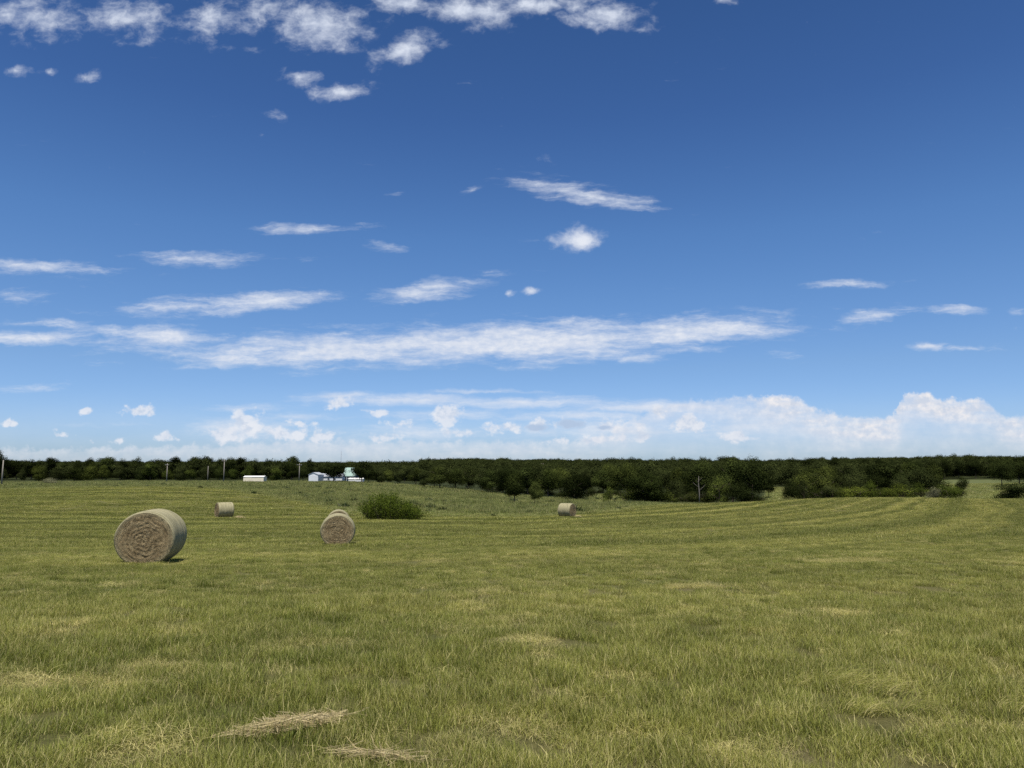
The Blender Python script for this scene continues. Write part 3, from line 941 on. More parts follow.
# ---- far woods: one mass
def far_woods():
    cr = []
    for k in range(6):
        r = np.random.default_rng(500 + k)
        me = crown_mesh('far_crown_%02d' % k, 500 + k, 10, 9.5, .3, 1900, .56, lobes=11, style='round' if k % 2 else 'shrub')
        cr.append(me)
    coll = bpy.data.collections.new('far_crowns')
    for k, me in enumerate(cr):
        o = bpy.data.objects.new('far_crown_%02d' % k, me)
        f = (.42, .62, .85, .5, 1.15, .6)[k]
        o.color = (f, f, f * .95, 1)
        coll.objects.link(o)
    X, Yl = [], []
    r = np.random.default_rng(9)
    for (y0, y1, d) in ((300, 400, .010), (400, 560, .013), (560, 1000, .0075), (1000, 2600, .0026)):
        x, y, _ = wedge(y0, y1, d, .82, int(y0))
        px = 512 + F * x / y
        k = ~in_pasture(px, y)
        if y0 == 300:
            k &= (px > 520) & (px < 1000)
        if y0 == 400:
            k &= ~((px > 900) & (px < 1015) & (y < 440))
        X.append(x[k]); Yl.append(y[k])
    x, y = np.concatenate(X), np.concatenate(Yl)
    n = len(x)
    px = 512 + F * x / y
    h = (.34 + .55 * r.random(n) + .85 * vnoise(x * .013, y * .010, 77)) * np.where(y > 900, 1.15, 1.0) * np.where((px > 420) & (px < 760) & (y < 700), .8, 1) * np.where(px <= 420, .74, 1) * np.where(px > 740, .84, 1)
    w = (.95 + .5 * r.random(n)) * np.where(y > 900, 1.5, 1.0)
    # open gaps far off
    g = vnoise(x * .006, y * .004, 61)
    k = (g > .22) | (y < 700)
    x, y, h, w = x[k], y[k], h[k], w[k]
    n = len(x)
    print('far woods', n)
    scatter('far_woods', np.stack([x, y, terrain(x, y) - .2], 1), yaw(r, n, .05), np.stack([w, w, h], 1), r.integers(0, 6, n), coll,
            'dark distant woods running along the whole horizon', 'woods')
far_woods()

# ------------------------------------------------------------------ hay bales
BR, BL = .76, 1.42
def hay_face_mat():
    m, t = new_mat('hay_bale_end')
    tc = t.n('ShaderNodeTexCoord').outputs['Object']
    s = t.n('ShaderNodeSeparateXYZ'); t.l(tc, s.inputs[0])
    x, z = s.outputs[0], t.m('SUBTRACT', s.outputs[2], BR * .945)
    wob = t.noise(tc, 3.0, 4, .6)
    r = t.m('SQRT', t.m('ADD', t.m('MULTIPLY', x, x), t.m('MULTIPLY', z, z)))
    rw = t.m('ADD', r, t.m('MULTIPLY', t.m('SUBTRACT', wob, .5), .22))
    inv = t.m('DIVIDE', 1.0, t.m('ADD', r, .05))
    cv = t.n('ShaderNodeCombineXYZ')
    t.l(t.m('MULTIPLY', t.m('MULTIPLY', x, inv), 1.7), cv.inputs[0])
    t.l(t.m('MULTIPLY', t.m('MULTIPLY', z, inv), 1.7), cv.inputs[1])
    t.l(t.m('MULTIPLY', rw, 9.0), cv.inputs[2])
    ring = t.noise(cv.outputs[0], 1.2, 5, .65)
    fine = t.noise(tc, 26.0, 5, .75, dist=1.2)
    f = t.m('ADD', t.m('MULTIPLY', ring, .45), t.m('MULTIPLY', fine, .62))
    rp = t.n('ShaderNodeValToRGB')
    t.l(f, rp.inputs[0])
    e = rp.color_ramp.elements
    e[0].position = .34; e[0].color = rgb(.105, .076, .036)
    e[1].position = .78; e[1].color = rgb(.52, .43, .24)
    a = e.new(.48); a.color = rgb(.20, .148, .076)
    a = e.new(.58); a.color = rgb(.30, .232, .125)
    rim = t.mr(r, .60, .74)
    col = t.mix(t.m('MULTIPLY', rim, .75), rp.outputs[0], rgb(.30, .265, .155))
    p = principled(t, col, .95, .1)
    b = t.n('ShaderNodeBump'); b.inputs['Strength'].default_value = .9; b.inputs['Distance'].default_value = .04
    t.l(f, b.inputs['Height']); t.l(b.outputs[0], p.inputs['Normal'])
    out(t, p.outputs[0])
    return m

def hay_wrap_mat():
    m, t = new_mat('net_wrapped_hay')
    tc = t.n('ShaderNodeTexCoord').outputs['Object']
    s = t.n('ShaderNodeSeparateXYZ'); t.l(tc, s.inputs[0])
    cv = t.n('ShaderNodeCombineXYZ')
    t.l(t.m('MULTIPLY', s.outputs[0], 1.2), cv.inputs[0]); t.l(t.m('MULTIPLY', s.outputs[1], 16.0), cv.inputs[1]); t.l(t.m('MULTIPLY', s.outputs[2], 1.2), cv.inputs[2])
    bands = t.noise(cv.outputs[0], 1.0, 4, .6)
    fine = t.noise(tc, 30.0, 5, .7)
    f = t.m('ADD', t.m('MULTIPLY', bands, .65), t.m('MULTIPLY', fine, .4))
    rp = t.n('ShaderNodeValToRGB'); t.l(f, rp.inputs[0])
    e = rp.color_ramp.elements
    e[0].position = .34; e[0].color = rgb(.115, .105, .045)
    e[1].position = .74; e[1].color = rgb(.50, .44, .25)
    a = e.new(.53); a.color = rgb(.275, .248, .14)
    p = principled(t, rp.outputs[0], .8, .25)
    b = t.n('ShaderNodeBump'); b.inputs['Strength'].default_value = .7; b.inputs['Distance'].default_value = .025
    t.l(f, b.inputs['Height']); t.l(b.outputs[0], p.inputs['Normal'])
    out(t, p.outputs[0])
    return m
M['hayface'], M['haywrap'] = hay_face_mat(), hay_wrap_mat()
M['straw'] = blade_material('loose_straw', (.26, .205, .095), (.33, .26, .12), (.36, .29, .14), (.47, .39, .21), trans=.2, use_patches=False)

def squash(v):
    """a bale sags: flat foot, slightly wider than tall"""
    x, y, z = v[:, 0] * 1.03, v[:, 1], v[:, 2] * .985
    foot = -BR * .945
    z = np.where(z < foot, foot + (z - foot) * .12, z)
    return np.stack([x, y, z - foot + .0], 1)

def bale_meshes(seed):
    nth = 96
    th = np.linspace(0, 2 * np.pi, nth, endpoint=False)
    off = seed * 7.3
    def rough(x, y, z, s, amp):
        return np.array([amp * mn.noise(Vector((a * s + off, b * s, c * s))) for a, b, c in zip(x, y, z)])
    # barrel with rounded shoulders, origin at the foot centre, axis along y
    ts = np.concatenate([[0, .012, .035, .07], np.linspace(.12, .88, 22), [.93, .965, .988, 1]])
    V = []
    for t in ts:
        e = min(t, 1 - t) * BL
        sh = .055 * (1 - min(e / .09, 1)) ** 2
        r = np.full(nth, BR - sh)
        x, z = r * np.cos(th), r * np.sin(th)
        y = np.full(nth, (t - .5) * BL)
        dr = rough(x, y * 4, z, 1.6, .018) + rough(x * 1.0, y * 22, z, 1.0, .012) + .006 * np.sin(t * 60)
        V.append(np.stack([(r + dr) * np.cos(th), y, (r + dr) * np.sin(th)], 1))
    n = len(ts)
    V = squash(np.concatenate(V))
    i = np.arange(n * nth).reshape(n, nth)
    q = np.stack([i[:-1], np.roll(i[:-1], -1, 1), np.roll(i[1:], -1, 1), i[1:]], -1).reshape(-1, 4)
    wrap = np_mesh('net_wrap', V, [q], smooth=True)
    wrap.materials.append(M['haywrap'])
    faces = []
    for sgn in (-1, 1):
        rs = np.concatenate([[.0], np.linspace(.03, 1, 34)]) * (BR - .046)
        W = []
        for r in rs[1:]:
            x, z = r * np.cos(th), r * np.sin(th)
            spiral = np.sin((r * 46 + th * sgn + 9.0 * np.array([mn.noise(Vector((a * 3 + off, 0, c * 3))) for a, c in zip(x, z)])) )
            d = .006 * spiral + rough(x, x * 0 + sgn, z, 5, .012) + rough(x, x * 0 + sgn, z, 16, .010) + rough(x, x * 0 + sgn, z, 40, .010)
            k = r / rs[-1]
            d = d * (1 - k ** 12) + .006 * (1 - k ** 3)
            W.append(np.stack([x, sgn * (BL / 2 + d), z], 1))
        c = np.array([[0, sgn * (BL / 2 + .02), 0]])
        Vv = np.concatenate([c] + W)
        m = len(rs) - 1
        i = 1 + np.arange(m * nth).reshape(m, nth)
        q = np.stack([i[:-1], i[1:], np.roll(i[1:], -1, 1), np.roll(i[:-1], -1, 1)], -1).reshape(-1, 4)
        tr = np.stack([np.zeros(nth, int), i[0], np.roll(i[0], -1)], 1)
        if sgn > 0:
            q, tr = q[:, ::-1], tr[:, ::-1]
        # loose stalks standing off the end
        rr = np.random.default_rng(int(seed * 10 + sgn + 2))
        ns = 2200
        a = rr.random(ns) * 6.283; rad = BR * .97 * np.sqrt(rr.random(ns))
        p = np.stack([rad * np.cos(a), np.full(ns, sgn * (BL / 2 + .01)), rad * np.sin(a)], 1)
        tang = np.stack([-np.sin(a), sgn * (.15 + .7 * rr.random(ns)), np.cos(a)], 1) * np.where(rr.random((ns, 1)) < .5, 1, -1)
        tang[:, 1] = sgn * (.08 + .45 * rr.random(ns))
        tang += rr.normal(size=(ns, 3)) * .25; tang[:, 1] = np.abs(tang[:, 1]) * sgn
        L = (.03 + .09 * rr.random(ns))[:, None]
        w = np.cross(tang, rr.normal(size=(ns, 3))); w /= np.linalg.norm(w, axis=1)[:, None]
        w *= .0022
        sv = np.stack([p - w, p + w, p + tang * L], 1).reshape(-1, 3)
        base = len(Vv)
        st = base + np.arange(ns * 3).reshape(-1, 3)
        me = np_mesh('end_face', squash(np.concatenate([Vv, sv])), [q, tr, st], smooth=True)
        me.materials.append(M['hayface'])
        faces.append(me)
    return wrap, faces

BALES = [bale_meshes(k) for k in range(2)]
def bale(px, Y, bearing_deg, label, kind, s=1.0):
    """bearing of the axis, clockwise from straight ahead"""
    p = at(px, Y)
    root = empty('hay_bale', (p.x, p.y, p.z - .03), -math.radians(bearing_deg), s)
    tag(root, label, 'hay bale', 'round hay bales on the mown field')
    w, fs = BALES[kind]
    for nm, me in (('net_wrap', w), ('end_face', fs[0]), ('end_face', fs[1])):
        o = bpy.data.objects.new(nm, me)
        COL.objects.link(o); o.parent = root
    return root
bale(150.5, 21.0, -10, 'largest round hay bale, nearest on the left, brown spiral end facing the viewer', 0, .985)
bale(337.5, 35.0, -12, 'round hay bale seen straight end on, in front of another bale in line with it', 1, .98)
bale(338.2, 54.0, -12, 'round hay bale almost hidden behind the end-on bale', 0, .98)
bale(224, 81, 52, 'small pale round hay bale lying side on beyond the largest bale', 1, 1.1)
bale(567, 85.5, -56, 'farthest small hay bale, alone right of the thicket, end turned right', 0, 1.06)

# loose hay
def hay_clump(px, Y, n, ln, wd, h, dirn, lmin, lmax, label, seed, sw=.0012):
    r = np.random.default_rng(seed)
    p = at(px, Y)
    tx = r.normal(size=n) * .30; ty = r.normal(size=n) * .30
    bx, by = tx * ln, ty * wd
    hz = h * np.exp(-(tx ** 2 + ty ** 2) * 5) * r.random(n)
    a = r.normal(size=n) * .5
    far = r.random(n) < .12
    a = np.where(far, r.normal(size=n) * 1.2, a)
    L = lmin + (lmax - lmin) * r.random(n)
    dz = r.normal(size=n) * .12
    segs = 4
    curve = r.normal(size=n) * 1.3
    c, s_ = math.cos(dirn), math.sin(dirn)
    vs = []; ts = []
    w = sw * (.5 + r.random(n))
    own = r.random(n); hue = r.random(n)
    wa = r.random(n) * 3.14
    for k in range(segs + 1):
        t = k / segs - .5
        ang = a + curve * t
        lx = bx + np.cos(ang) * L * t; ly = by + np.sin(ang) * L * t
        lz = np.maximum(hz + .03 + dz * L * t - .25 * L * np.abs(t) * hz, .015)
        gx, gy = lx * c - ly * s_, lx * s_ + ly * c
        for sg in (-1, 1):
            vs.append(np.stack([gx + sg * w * np.cos(wa), gy + sg * w * np.sin(wa) * .6, lz + sg * w * .6], 1))
            ts.append(np.stack([hue, np.full(n, .5), own], 1))
    i = np.arange(n)
    q = np.concatenate([np.stack([2 * k * n + i, (2 * k + 1) * n + i, (2 * k + 3) * n + i, (2 * k + 2) * n + i], 1) for k in range(segs)])
    me = np_mesh('loose_hay', np.concatenate(vs), [q], np.concatenate(ts))
    o = link_mesh('loose_hay', me, None, M['straw'])
    o.location = (p.x, p.y, p.z + (.035 if Y > 20 else .015))
    return tag(o, label, 'loose hay')
hay_clump(290, 5.15, 1700, .46, .13, .035, .55, .06, .30, 'loose pile of pale raked hay lying on the grass at the bottom left', 1)
hay_clump(378, 4.62, 170, .46, .05, .02, -.3, .1, .38, 'thin wisp of pale hay at the bottom edge of the photo', 2)
hay_clump(239, 80, 110, .8, .5, .2, .1, .2, .6, 'little heap of loose hay beside the small side-on bale', 3, .010)
hay_clump(578, 84.2, 70, .6, .4, .15, .4, .2, .6, 'scrap of loose hay fallen from the farthest bale', 4, .010)

# ------------------------------------------------------------------ buildings, poles
def gable(root, x0, x1, y0, y1, wall, ridge, wm, rm, along='x', over=.25, th=.10):
    """walls with gables plus a roof of two slabs; ridge runs along x or y"""
    w = MB()
    w.box(x0, x1, y0, y1, -.3, wall)
    if along == 'x':
        ym = (y0 + y1) / 2
        for x in (x0, x1 - .06):
            w.add([(x, y0, wall), (x + .06, y0, wall), (x + .06, y1, wall), (x, y1, wall), (x, ym, ridge - .02), (x + .06, ym, ridge - .02)], [(0, 4, 3), (1, 2, 5), (0, 1, 5, 4), (2, 3, 4, 5)])
    else:
        xm = (x0 + x1) / 2
        for y in (y0, y1 - .06):
            w.add([(x0, y, wall), (x0, y + .06, wall), (x1, y + .06, wall), (x1, y, wall), (xm, y, ridge - .02), (xm, y + .06, ridge - .02)], [(0, 3, 4), (1, 5, 2), (0, 4, 5, 1), (3, 2, 5, 4)])
    w.build('wall', wm, root)
    r = MB()
    if along == 'x':
        ym = (y0 + y1) / 2
        for (ya, yb) in ((y0 - over, ym), (y1 + over, ym)):
            za = wall - over * (ridge - wall) / (ym - y0)
            r.add([(x0 - over, ya, za), (x1 + over, ya, za), (x1 + over, yb, ridge), (x0 - over, yb, ridge),
                   (x0 - over, ya, za + th), (x1 + over, ya, za + th), (x1 + over, yb, ridge + th), (x0 - over, yb, ridge + th)],
                  [(0, 1, 2, 3), (4, 7, 6, 5), (0, 4, 5, 1), (1, 5, 6, 2), (2, 6, 7, 3), (3, 7, 4, 0)])
    else:
        xm = (x0 + x1) / 2
        for (xa, xb) in ((x0 - over, xm), (x1 + over, xm)):
            za = wall - over * (ridge - wall) / (xm - x0)
            r.add([(xa, y0 - over, za), (xa, y1 + over, za), (xb, y1 + over, ridge), (xb, y0 - over, ridge),
                   (xa, y0 - over, za + th), (xa, y1 + over, za + th), (xb, y1 + over, ridge + th), (xb, y0 - over, ridge + th)],
                  [(0, 1, 2, 3), (4, 7, 6, 5), (0, 4, 5, 1), (1, 5, 6, 2), (2, 6, 7, 3), (3, 7, 4, 0)])
    return r.build('roof', rm, root)

def pxm(n, Y):
    return n / F * Y

def buildings():
    Y = 318.0
    # cream machine shed
    p = at(255, Y)
    root = tag(empty('machine_shed', p, math.radians(6)), 'low cream metal shed with a pale roof among the utility poles', 'shed')
    h = topy(255, Y, 475.6)
    gable(root, -4.1, 4.1, -3, 3, h - .55, h - .1, M['cream'], M['creamroof'], 'x', .12, .06)
    d = MB(); d.box(-3.4, -.6, -3.05, -3.002, 0, h - .8); d.build('door', M['cream'], root)
    # white gabled shed
    Y = 326.0
    p = at(316, Y)
    root = tag(empty('garage', p, math.radians(-8)), 'white gabled garage at the left end of the farm buildings', 'garage')
    h = topy(316, Y, 472.3)
    gable(root, -2.1, 2.1, -3, 3, h - .95, h - .08, M['white'], M['grayroof'], 'y', .2)
    d = MB(); d.box(-1.5, 1.2, -3.06, -3.002, 0, h - 1.4); d.build('door', M['white'], root)
    # long low outbuilding behind the garage
    p = at(331, 331)
    root = tag(empty('outbuilding', p), 'long low white outbuilding with a grey roof partly behind the yard tree', 'outbuilding')
    h = topy(331, 331, 473.4)
    gable(root, -4.6, 5.4, -2.5, 2.5, h - 1.25, h - .1, M['white'], M['grayroof'], 'x', .3)
    for x in (-3.5, -.5, 2.2):
        w = MB(); w.box(x - .5, x + .5, -2.56, -2.502, 1.0, 1.9)
        fr = w.build('window', M['white'], root)
        g = MB(); g.box(x - .42, x + .42, -2.585, -2.562, 1.08, 1.82); g.build('pane', M['glass'], fr)
    d = MB(); d.box(-4.5, -3.0 + -.9, -2.57, -2.502, 0, 2.1); d.build('door', M['dark'], root)
    # farmhouse with mint roof
    p = at(351.5, 338)
    root = tag(empty('farmhouse', p), 'white farmhouse with a mint green metal roof between two dark yard trees', 'house')
    h = topy(348, 338, 467.4)
    gable(root, -3.4, 1.6, 0, 8, 3.0, h - .1, M['white'], M['mint'], 'x', .4)
    pr = MB(); pr.box(-3.7, 1.9, -2.4, -.45, 2.50, 2.62); pr.build('porch_roof', M['mint'], root)
    for x in (-3.4, -1.8, 0, 1.6):
        c = MB(); c.box(x - .07, x + .07, -2.3, -2.16, -.2, 2.498); c.build('post', M['white'], root)
    for x in (-2.5, .7):
        w = MB(); w.box(x - .55, x + .55, -.06, -.002, .9, 2.2)
        fr = w.build('window', M['white'], root)
        g = MB(); g.box(x - .46, x + .46, -.085, -.062, 1.0, 2.1); g.build('pane', M['glass'], fr)
    d = MB(); d.box(-1.3, -.4, -.06, -.002, 0, 2.1); d.build('door', M['dark'], root)
    ch = MB(); ch.box(.6, 1.1, 4.3, 4.9, h - 1.2, h + .25); rf = [c for c in root.children if c.name.startswith('roof')][0]; ch.build('chimney', M['grayroof'], rf)
    # low white shed in front of the right yard tree
    p = at(356, 330)
    root = tag(empty('low_shed', p), 'very low white walled shed under the dark tree right of the mint roof', 'shed')
    gable(root, -3.0, 3.3, -1.5, 1.5, 1.45, 1.9, M['white'], M['creamroof'], 'x', .12, .06)
    d = MB(); d.box(-.6, .4, -1.56, -1.502, 0, 1.3); d.build('door', M['white'], root)
    # distant houses on the ridge
    for (px, Yd, lb) in ((507, 640, 'tiny pale house among far trees, left of the other ridge house'), (541, 660, 'tiny pale house among far trees, right of the other ridge house')):
        p = at(px, Yd)
        hz = topy(px, Yd, 463.3)
        root = tag(empty('distant_house', (p.x, p.y, p.z + hz - 4.6)), lb, 'house')
        gable(root, -2.6, 2.6, -3, 3, 3.2, 4.5, M['cream'], M['brownroof'], 'x', .3)
        f = MB(); f.box(-2.5, 2.5, -2.9, 2.9, -hz, -.31); f.build('foundation', M['cream'], root)
buildings()

def utility_pole(px, Y, row, label, arm=True, r=.17):
    p = at(px, Y)
    H = topy(px, Y, row)
    root = tag(empty('utility_pole', p, math.radians(random.uniform(-25, 25))), label, 'utility pole', 'utility poles on the left')
    m = MB(); m.tube([(0, 0, -.5), (0, 0, H * .5), (0, 0, H)], [r, r * .85, r * .62], 10); m.build('pole', M['polewood'], root, True)
    if arm:
        c = MB(); c.box(-1.1, 1.1, -.19, -.09, H - .62, H - .48); c.build('crossarm', M['polewood'], root)
        for x in (-.95, -.35, .95):
            i = MB(); i.tube([(x, -.14, H - .475), (x, -.14, H - .38), (x, -.14, H - .28)], [.045, .07, .03], 8); i.build('insulator', M['ceramic'], root)
utility_pole(1.5, 225, 460, 'pale utility pole at the very left edge of the photo', False, .22)
utility_pole(166.5, 300, 463.5, 'utility pole farthest left of the three near the cream shed', True, .2)
utility_pole(207.5, 322, 466, 'shortest thin pole between two taller utility poles', False, .15)
utility_pole(223.5, 296, 459.5, 'tallest utility pole, just left of the cream shed', True, .2)
utility_pole(299, 305, 463.5, 'utility pole between the cream shed and the white garage', True, .18)

def mast():
    Y = 900.0
    p = at(340.8, Y)
    H = topy(340.8, Y, 451.5)
    root = tag(empty('radio_mast', p), 'faint thin lattice mast rising above the trees behind the house', 'mast')
    m = MB()
    pts = [(math.cos(a) * .35, math.sin(a) * .35) for a in (0, 2.094, 4.189)]
    for (x, y) in pts:
        m.tube([(x, y, -.5), (x, y, H)], [.06, .06], 5)
    for k in range(int(H / 1.2)):
        for j in range(3):
            a, b = pts[j], pts[(j + 1) % 3]
            m.tube([(a[0], a[1], k * 1.2), (b[0], b[1], k * 1.2 + 1.2)], [.03, .03], 4)
    m.build('lattice', M['steel'], root)
    a = MB(); a.tube([(0, 0, H - .3), (0, 0, H + 2.2)], [.06, .03], 5); a.build('antenna', M['steel'], root)
mast()

# ------------------------------------------------------------------ sky with clouds
def sky():
    w = bpy.data.worlds.new('World')
    SC.world = w
    w.use_nodes = True
    t = NT(w.node_tree)
    st = t.n('ShaderNodeTexSky', sky_type='NISHITA')
    st.sun_disc = False
    st.sun_elevation = SUN_EL
    st.sun_rotation = SUN_BEAR
    st.altitude = 300
    st.air_density = 1.0
    st.dust_density = .6
    st.ozone_density = 2.5
    d = t.n('ShaderNodeTexCoord').outputs['Generated']
    s = t.n('ShaderNodeSeparateXYZ'); t.l(d, s.inputs[0])
    ahead = t.m('MAXIMUM', t.m('ABSOLUTE', s.outputs[1]), .12)
    az = t.m('MULTIPLY', t.m('DIVIDE', s.outputs[0], ahead), 7.5)
    el = t.m('MULTIPLY', t.m('DIVIDE', s.outputs[2], ahead), 7.5)
    el_true = t.m('MULTIPLY', t.m('ARCSINE', s.outputs[2]), 7.5)
    cv = t.n('ShaderNodeCombineXYZ'); t.l(az, cv.inputs[0]); t.l(el, cv.inputs[1])
    P = cv.outputs[0]
    def ae(px, py):
        r = ray(px, py).normalized()
        return r.x / r.y * 7.5, r.z / r.y * 7.5
    # wandering of the outlines
    wv = t.noise(P, 1.6, 3, .55, out=1)
    off = t.vm('MULTIPLY', t.vm('SUBTRACT', wv, (.5, .5, .5)), (.30, .05, 0))
    wv2 = t.noise(P, 6.0, 3, .6, out=1)
    off2 = t.vm('MULTIPLY', t.vm('SUBTRACT', wv2, (.5, .5, .5)), (.12, .06, 0))
    Pw = t.vm('ADD', t.vm('ADD', P, off), off2)
    last = [None]
    def masks(lst, pv):
        acc = None
        for i, (px, py, rx, ry, rot, stg) in enumerate(lst):
            a, e = ae(px, py)
            if i % 4 == 0:            # chained in short runs, so that few values are held at once
                prev = acc if acc is not None else last[0]
                if prev is not None:
                    sc_ = t.n('ShaderNodeVectorMath', operation='SCALE')
                    sc_.inputs[0].default_value = (1, 1, 0)
                    t.l(t.m('MULTIPLY', prev, 1e-7), sc_.inputs['Scale'])
                    pv = t.vm('ADD', pv, sc_.outputs[0])
            mp = t.n('ShaderNodeMapping', vector_type='TEXTURE')
            t.l(pv, mp.inputs[0])
            mp.inputs['Location'].default_value = (a, e, 0)
            mp.inputs['Rotation'].default_value = (0, 0, math.radians(rot))
            mp.inputs['Scale'].default_value = (rx / 100, ry / 100, 1)
            ln = t.vm('LENGTH', mp.outputs[0], out=1)
            k = t.mr(ln, 0.0, 1.25, stg, 0.0)
            acc = k if acc is None else t.m('MAXIMUM', acc, k)
        last[0] = acc
        return acc
    streaks = [
        (45, 268, 100, 12, -3, 1.05), (200, 259, 110, 10, 0, 1.15), (315, 229, 80, 9, 0, .95), (390, 246, 40, 7, -4, .8), (455, 246, 12, 5, 0, .45),
        (235, 303, 150, 16, 4, 1.15), (20, 297, 60, 11, 0, .8), (430, 289, 90, 15, 8, 1.1), (35, 338, 100, 13, 0, 1.15), (165, 337, 130, 16, -4, 1.15), (50, 323, 75, 8, 0, .9),
        (330, 350, 250, 25, 1, 1.35), (520, 342, 260, 28, 2, 1.5), (690, 332, 150, 21, 5, 1.35), (640, 358, 40, 9, 5, .9), (560, 322, 80, 8, 4, .8),
        (850, 284, 65, 7, 2, .8), (870, 317, 65, 11, 12, 1.0), (800, 322, 40, 6, 8, .6), (960, 310, 36, 7, -5, .85), (925, 346, 26, 7, 0, .95), (960, 349, 34, 4, 0, .75),
        (788, 357, 30, 10, -10, .75), (1015, 312, 20, 6, 0, .5), (30, 389, 75, 7, 0, .8), (395, 193, 20, 4, 5, .55), (470, 190, 22, 5, 15, .6), (560, 188, 95, 15, -10, .95), (590, 195, 75, 13, -8, 1.1), (620, 202, 58, 11, -3, 1.15),
        (540, 240, 60, 5, 2, .38), (1000, 350, 25, 4, 0, .5), (20, 250, 30, 6, 0, .4),
    ]
    puffs = [
        (30, 16, 115, 34, -4, .96), (130, 18, 105, 32, -6, .98), (225, 16, 85, 30, 0, .95), (318, 24, 80, 38, -10, 1.18), (402, 3, 46, 18, 0, 1.3), (470, 10, 70, 26, -6, 1.15), (405, 50, 58, 22, 24, 1.02), (595, 12, 85, 28, -6, 1.05),
        (540, 4, 90, 20, 0, 1.0), (270, 4, 60, 18, 0, .95), (725, 0, 22, 7, 0, .8), (300, 78, 27, 13, 0, 1.05), (341, 93, 40, 16, 12, 1.05), (90, 77, 28, 10, 8, .9), (48, 72, 14, 8, 0, .8), (18, 71, 26, 9, 6, .8), (274, 118, 16, 12, -20, .6),
        (260, 135, 8, 5, 0, .45), (550, 160, 16, 12, 0, .72), (577, 239, 36, 18, 4, 1.5), (535, 291, 13, 7, 0, .95), (508, 292, 9, 5, 0, .8), (235, 48, 70, 9, 0, .5), (170, 38, 110, 14, -5, .55), (640, 30, 40, 8, -8, .6)]
    low = [(138, 411, 19, 9, 0, 1.4), (85, 411, 11, 6, 0, 1.05), (8, 423, 14, 6, 0, .9), (447, 415, 24, 15, 0, 1.3), (338, 403, 22, 11, 0, 1.1), (244, 424, 26, 22, 0, 1.15), (222, 436, 34, 14, 0, 1.0), (284, 434, 50, 13, 0, 1.0),
           (165, 436, 20, 8, 0, .95), (325, 436, 36, 10, 0, .95), (690, 425, 30, 14, 0, 1.15), (590, 440, 50, 9, 0, .85), (640, 437, 38, 9, 0, .9), (390, 437, 40, 10, 0, .85), (508, 428, 40, 10, 0, .95), (545, 424, 34, 11, 0, 1.0), (460, 433, 40, 9, 0, .85),
           (610, 424, 40, 11, 0, 1.0), (660, 412, 34, 9, 0, .9), (400, 424, 34, 8, 0, .85), (300, 424, 26, 8, 0, .85), (370, 412, 26, 7, 0, .85), (60, 436, 30, 7, 0, .7), (110, 441, 34, 6, 0, .7), (740, 437, 40, 10, 0, .95), (560, 441, 40, 7, 0, .8)]
    shelf = [(400, 400, 130, 9, 0, 1.0), (520, 403, 140, 9, 0, .95), (640, 407, 120, 9, 0, 1.0), (340, 396, 70, 6, 0, .85), (290, 416, 80, 8, 0, .75), (450, 414, 130, 9, 0, .75), (580, 416, 130, 9, 0, .85), (250, 408, 70, 7, 0, .7), (480, 392, 90, 4, 0, .8), (120, 425, 120, 6, 0, .5), (250, 430, 90, 18, 0, .85), (420, 432, 150, 14, 0, .7), (600, 430, 150, 15, 0, .8), (740, 430, 110, 16, 0, .7)]
    n_st = t.noise(t.vm('MULTIPLY', Pw, (.5, 2.6, 1)), 3.0, 8, .66)
    n_pf = t.noise(t.vm('MULTIPLY', t.vm('ADD', P, off2), (.8, 1.1, 1)), 4.0, 8, .62, dist=.15)
    n_lo = t.noise(t.vm('MULTIPLY', P, (1, 1.25, 1)), 6.5, 6, .58)
    cells = t.noise(t.vm('MULTIPLY', P, (1, 2.0, 1)), 9.0, 4, .6)
    d_st = t.m('MULTIPLY', t.mr(t.m('ADD', masks(streaks, Pw), t.m('MULTIPLY', t.m('SUBTRACT', n_st, .5), 2.1)), .30, 1.38, 0, 1, True), t.mr(cells, .3, .62, .66, .97))
    d_pf = t.mr(t.m('ADD', masks(puffs, Pw), t.m('MULTIPLY', t.m('SUBTRACT', n_pf, .5), 1.9)), .34, 1.38, 0, 1, True)
    d_sh = t.m('MULTIPLY', t.mr(t.m('ADD', masks(shelf, Pw), t.m('MULTIPLY', t.m('SUBTRACT', n_st, .5), 1.4)), .22, 1.15, 0, 1, True), .84)
    d_lo = t.m('MULTIPLY', t.mr(t.m('ADD', masks(low, t.vm('ADD', P, off2)), t.m('MULTIPLY', t.m('SUBTRACT', n_lo, .5), 2.0)), .45, .85, 0, 1, True), .85)
    # far cloud bank: crisp tops following a profile, soft foot
    prof = [(-60, 445), (0, 447), (180, 445), (300, 440), (560, 440), (620, 425), (664, 404), (690, 400), (740, 395), (790, 396), (808, 404), (830, 412), (870, 416), (895, 413), (905, 392), (925, 391), (940, 398), (972, 397), (990, 403), (1012, 415), (1060, 413), (1110, 400)]
    fc = t.n('ShaderNodeFloatCurve')
    a0, a1 = ae(-60, 440)[0], ae(1110, 440)[0]
    cur = fc.mapping.curves[0]
    fc.mapping.extend = 'HORIZONTAL'
    fc.mapping.use_clip = True
    pts = [((ae(px, py)[0] - a0) / (a1 - a0), min(1, max(0, ae(px, py)[1]))) for px, py in prof]
    while len(cur.points) < len(pts):
        cur.points.new(.5, .5)
    for q, (a, b) in zip(cur.points, pts):
        q.location = (a, b)
    for q in cur.points:
        q.handle_type = 'AUTO_CLAMPED'
    fc.mapping.update()
    bill = t.noise(P, 8.0, 6, .62)
    bill2 = t.noise(t.vm('MULTIPLY', P, (1, 1.6, 1)), 3.2, 5, .6)
    azw = t.m('ADD', az, t.m('MULTIPLY', t.m('SUBTRACT', bill, .5), .10))
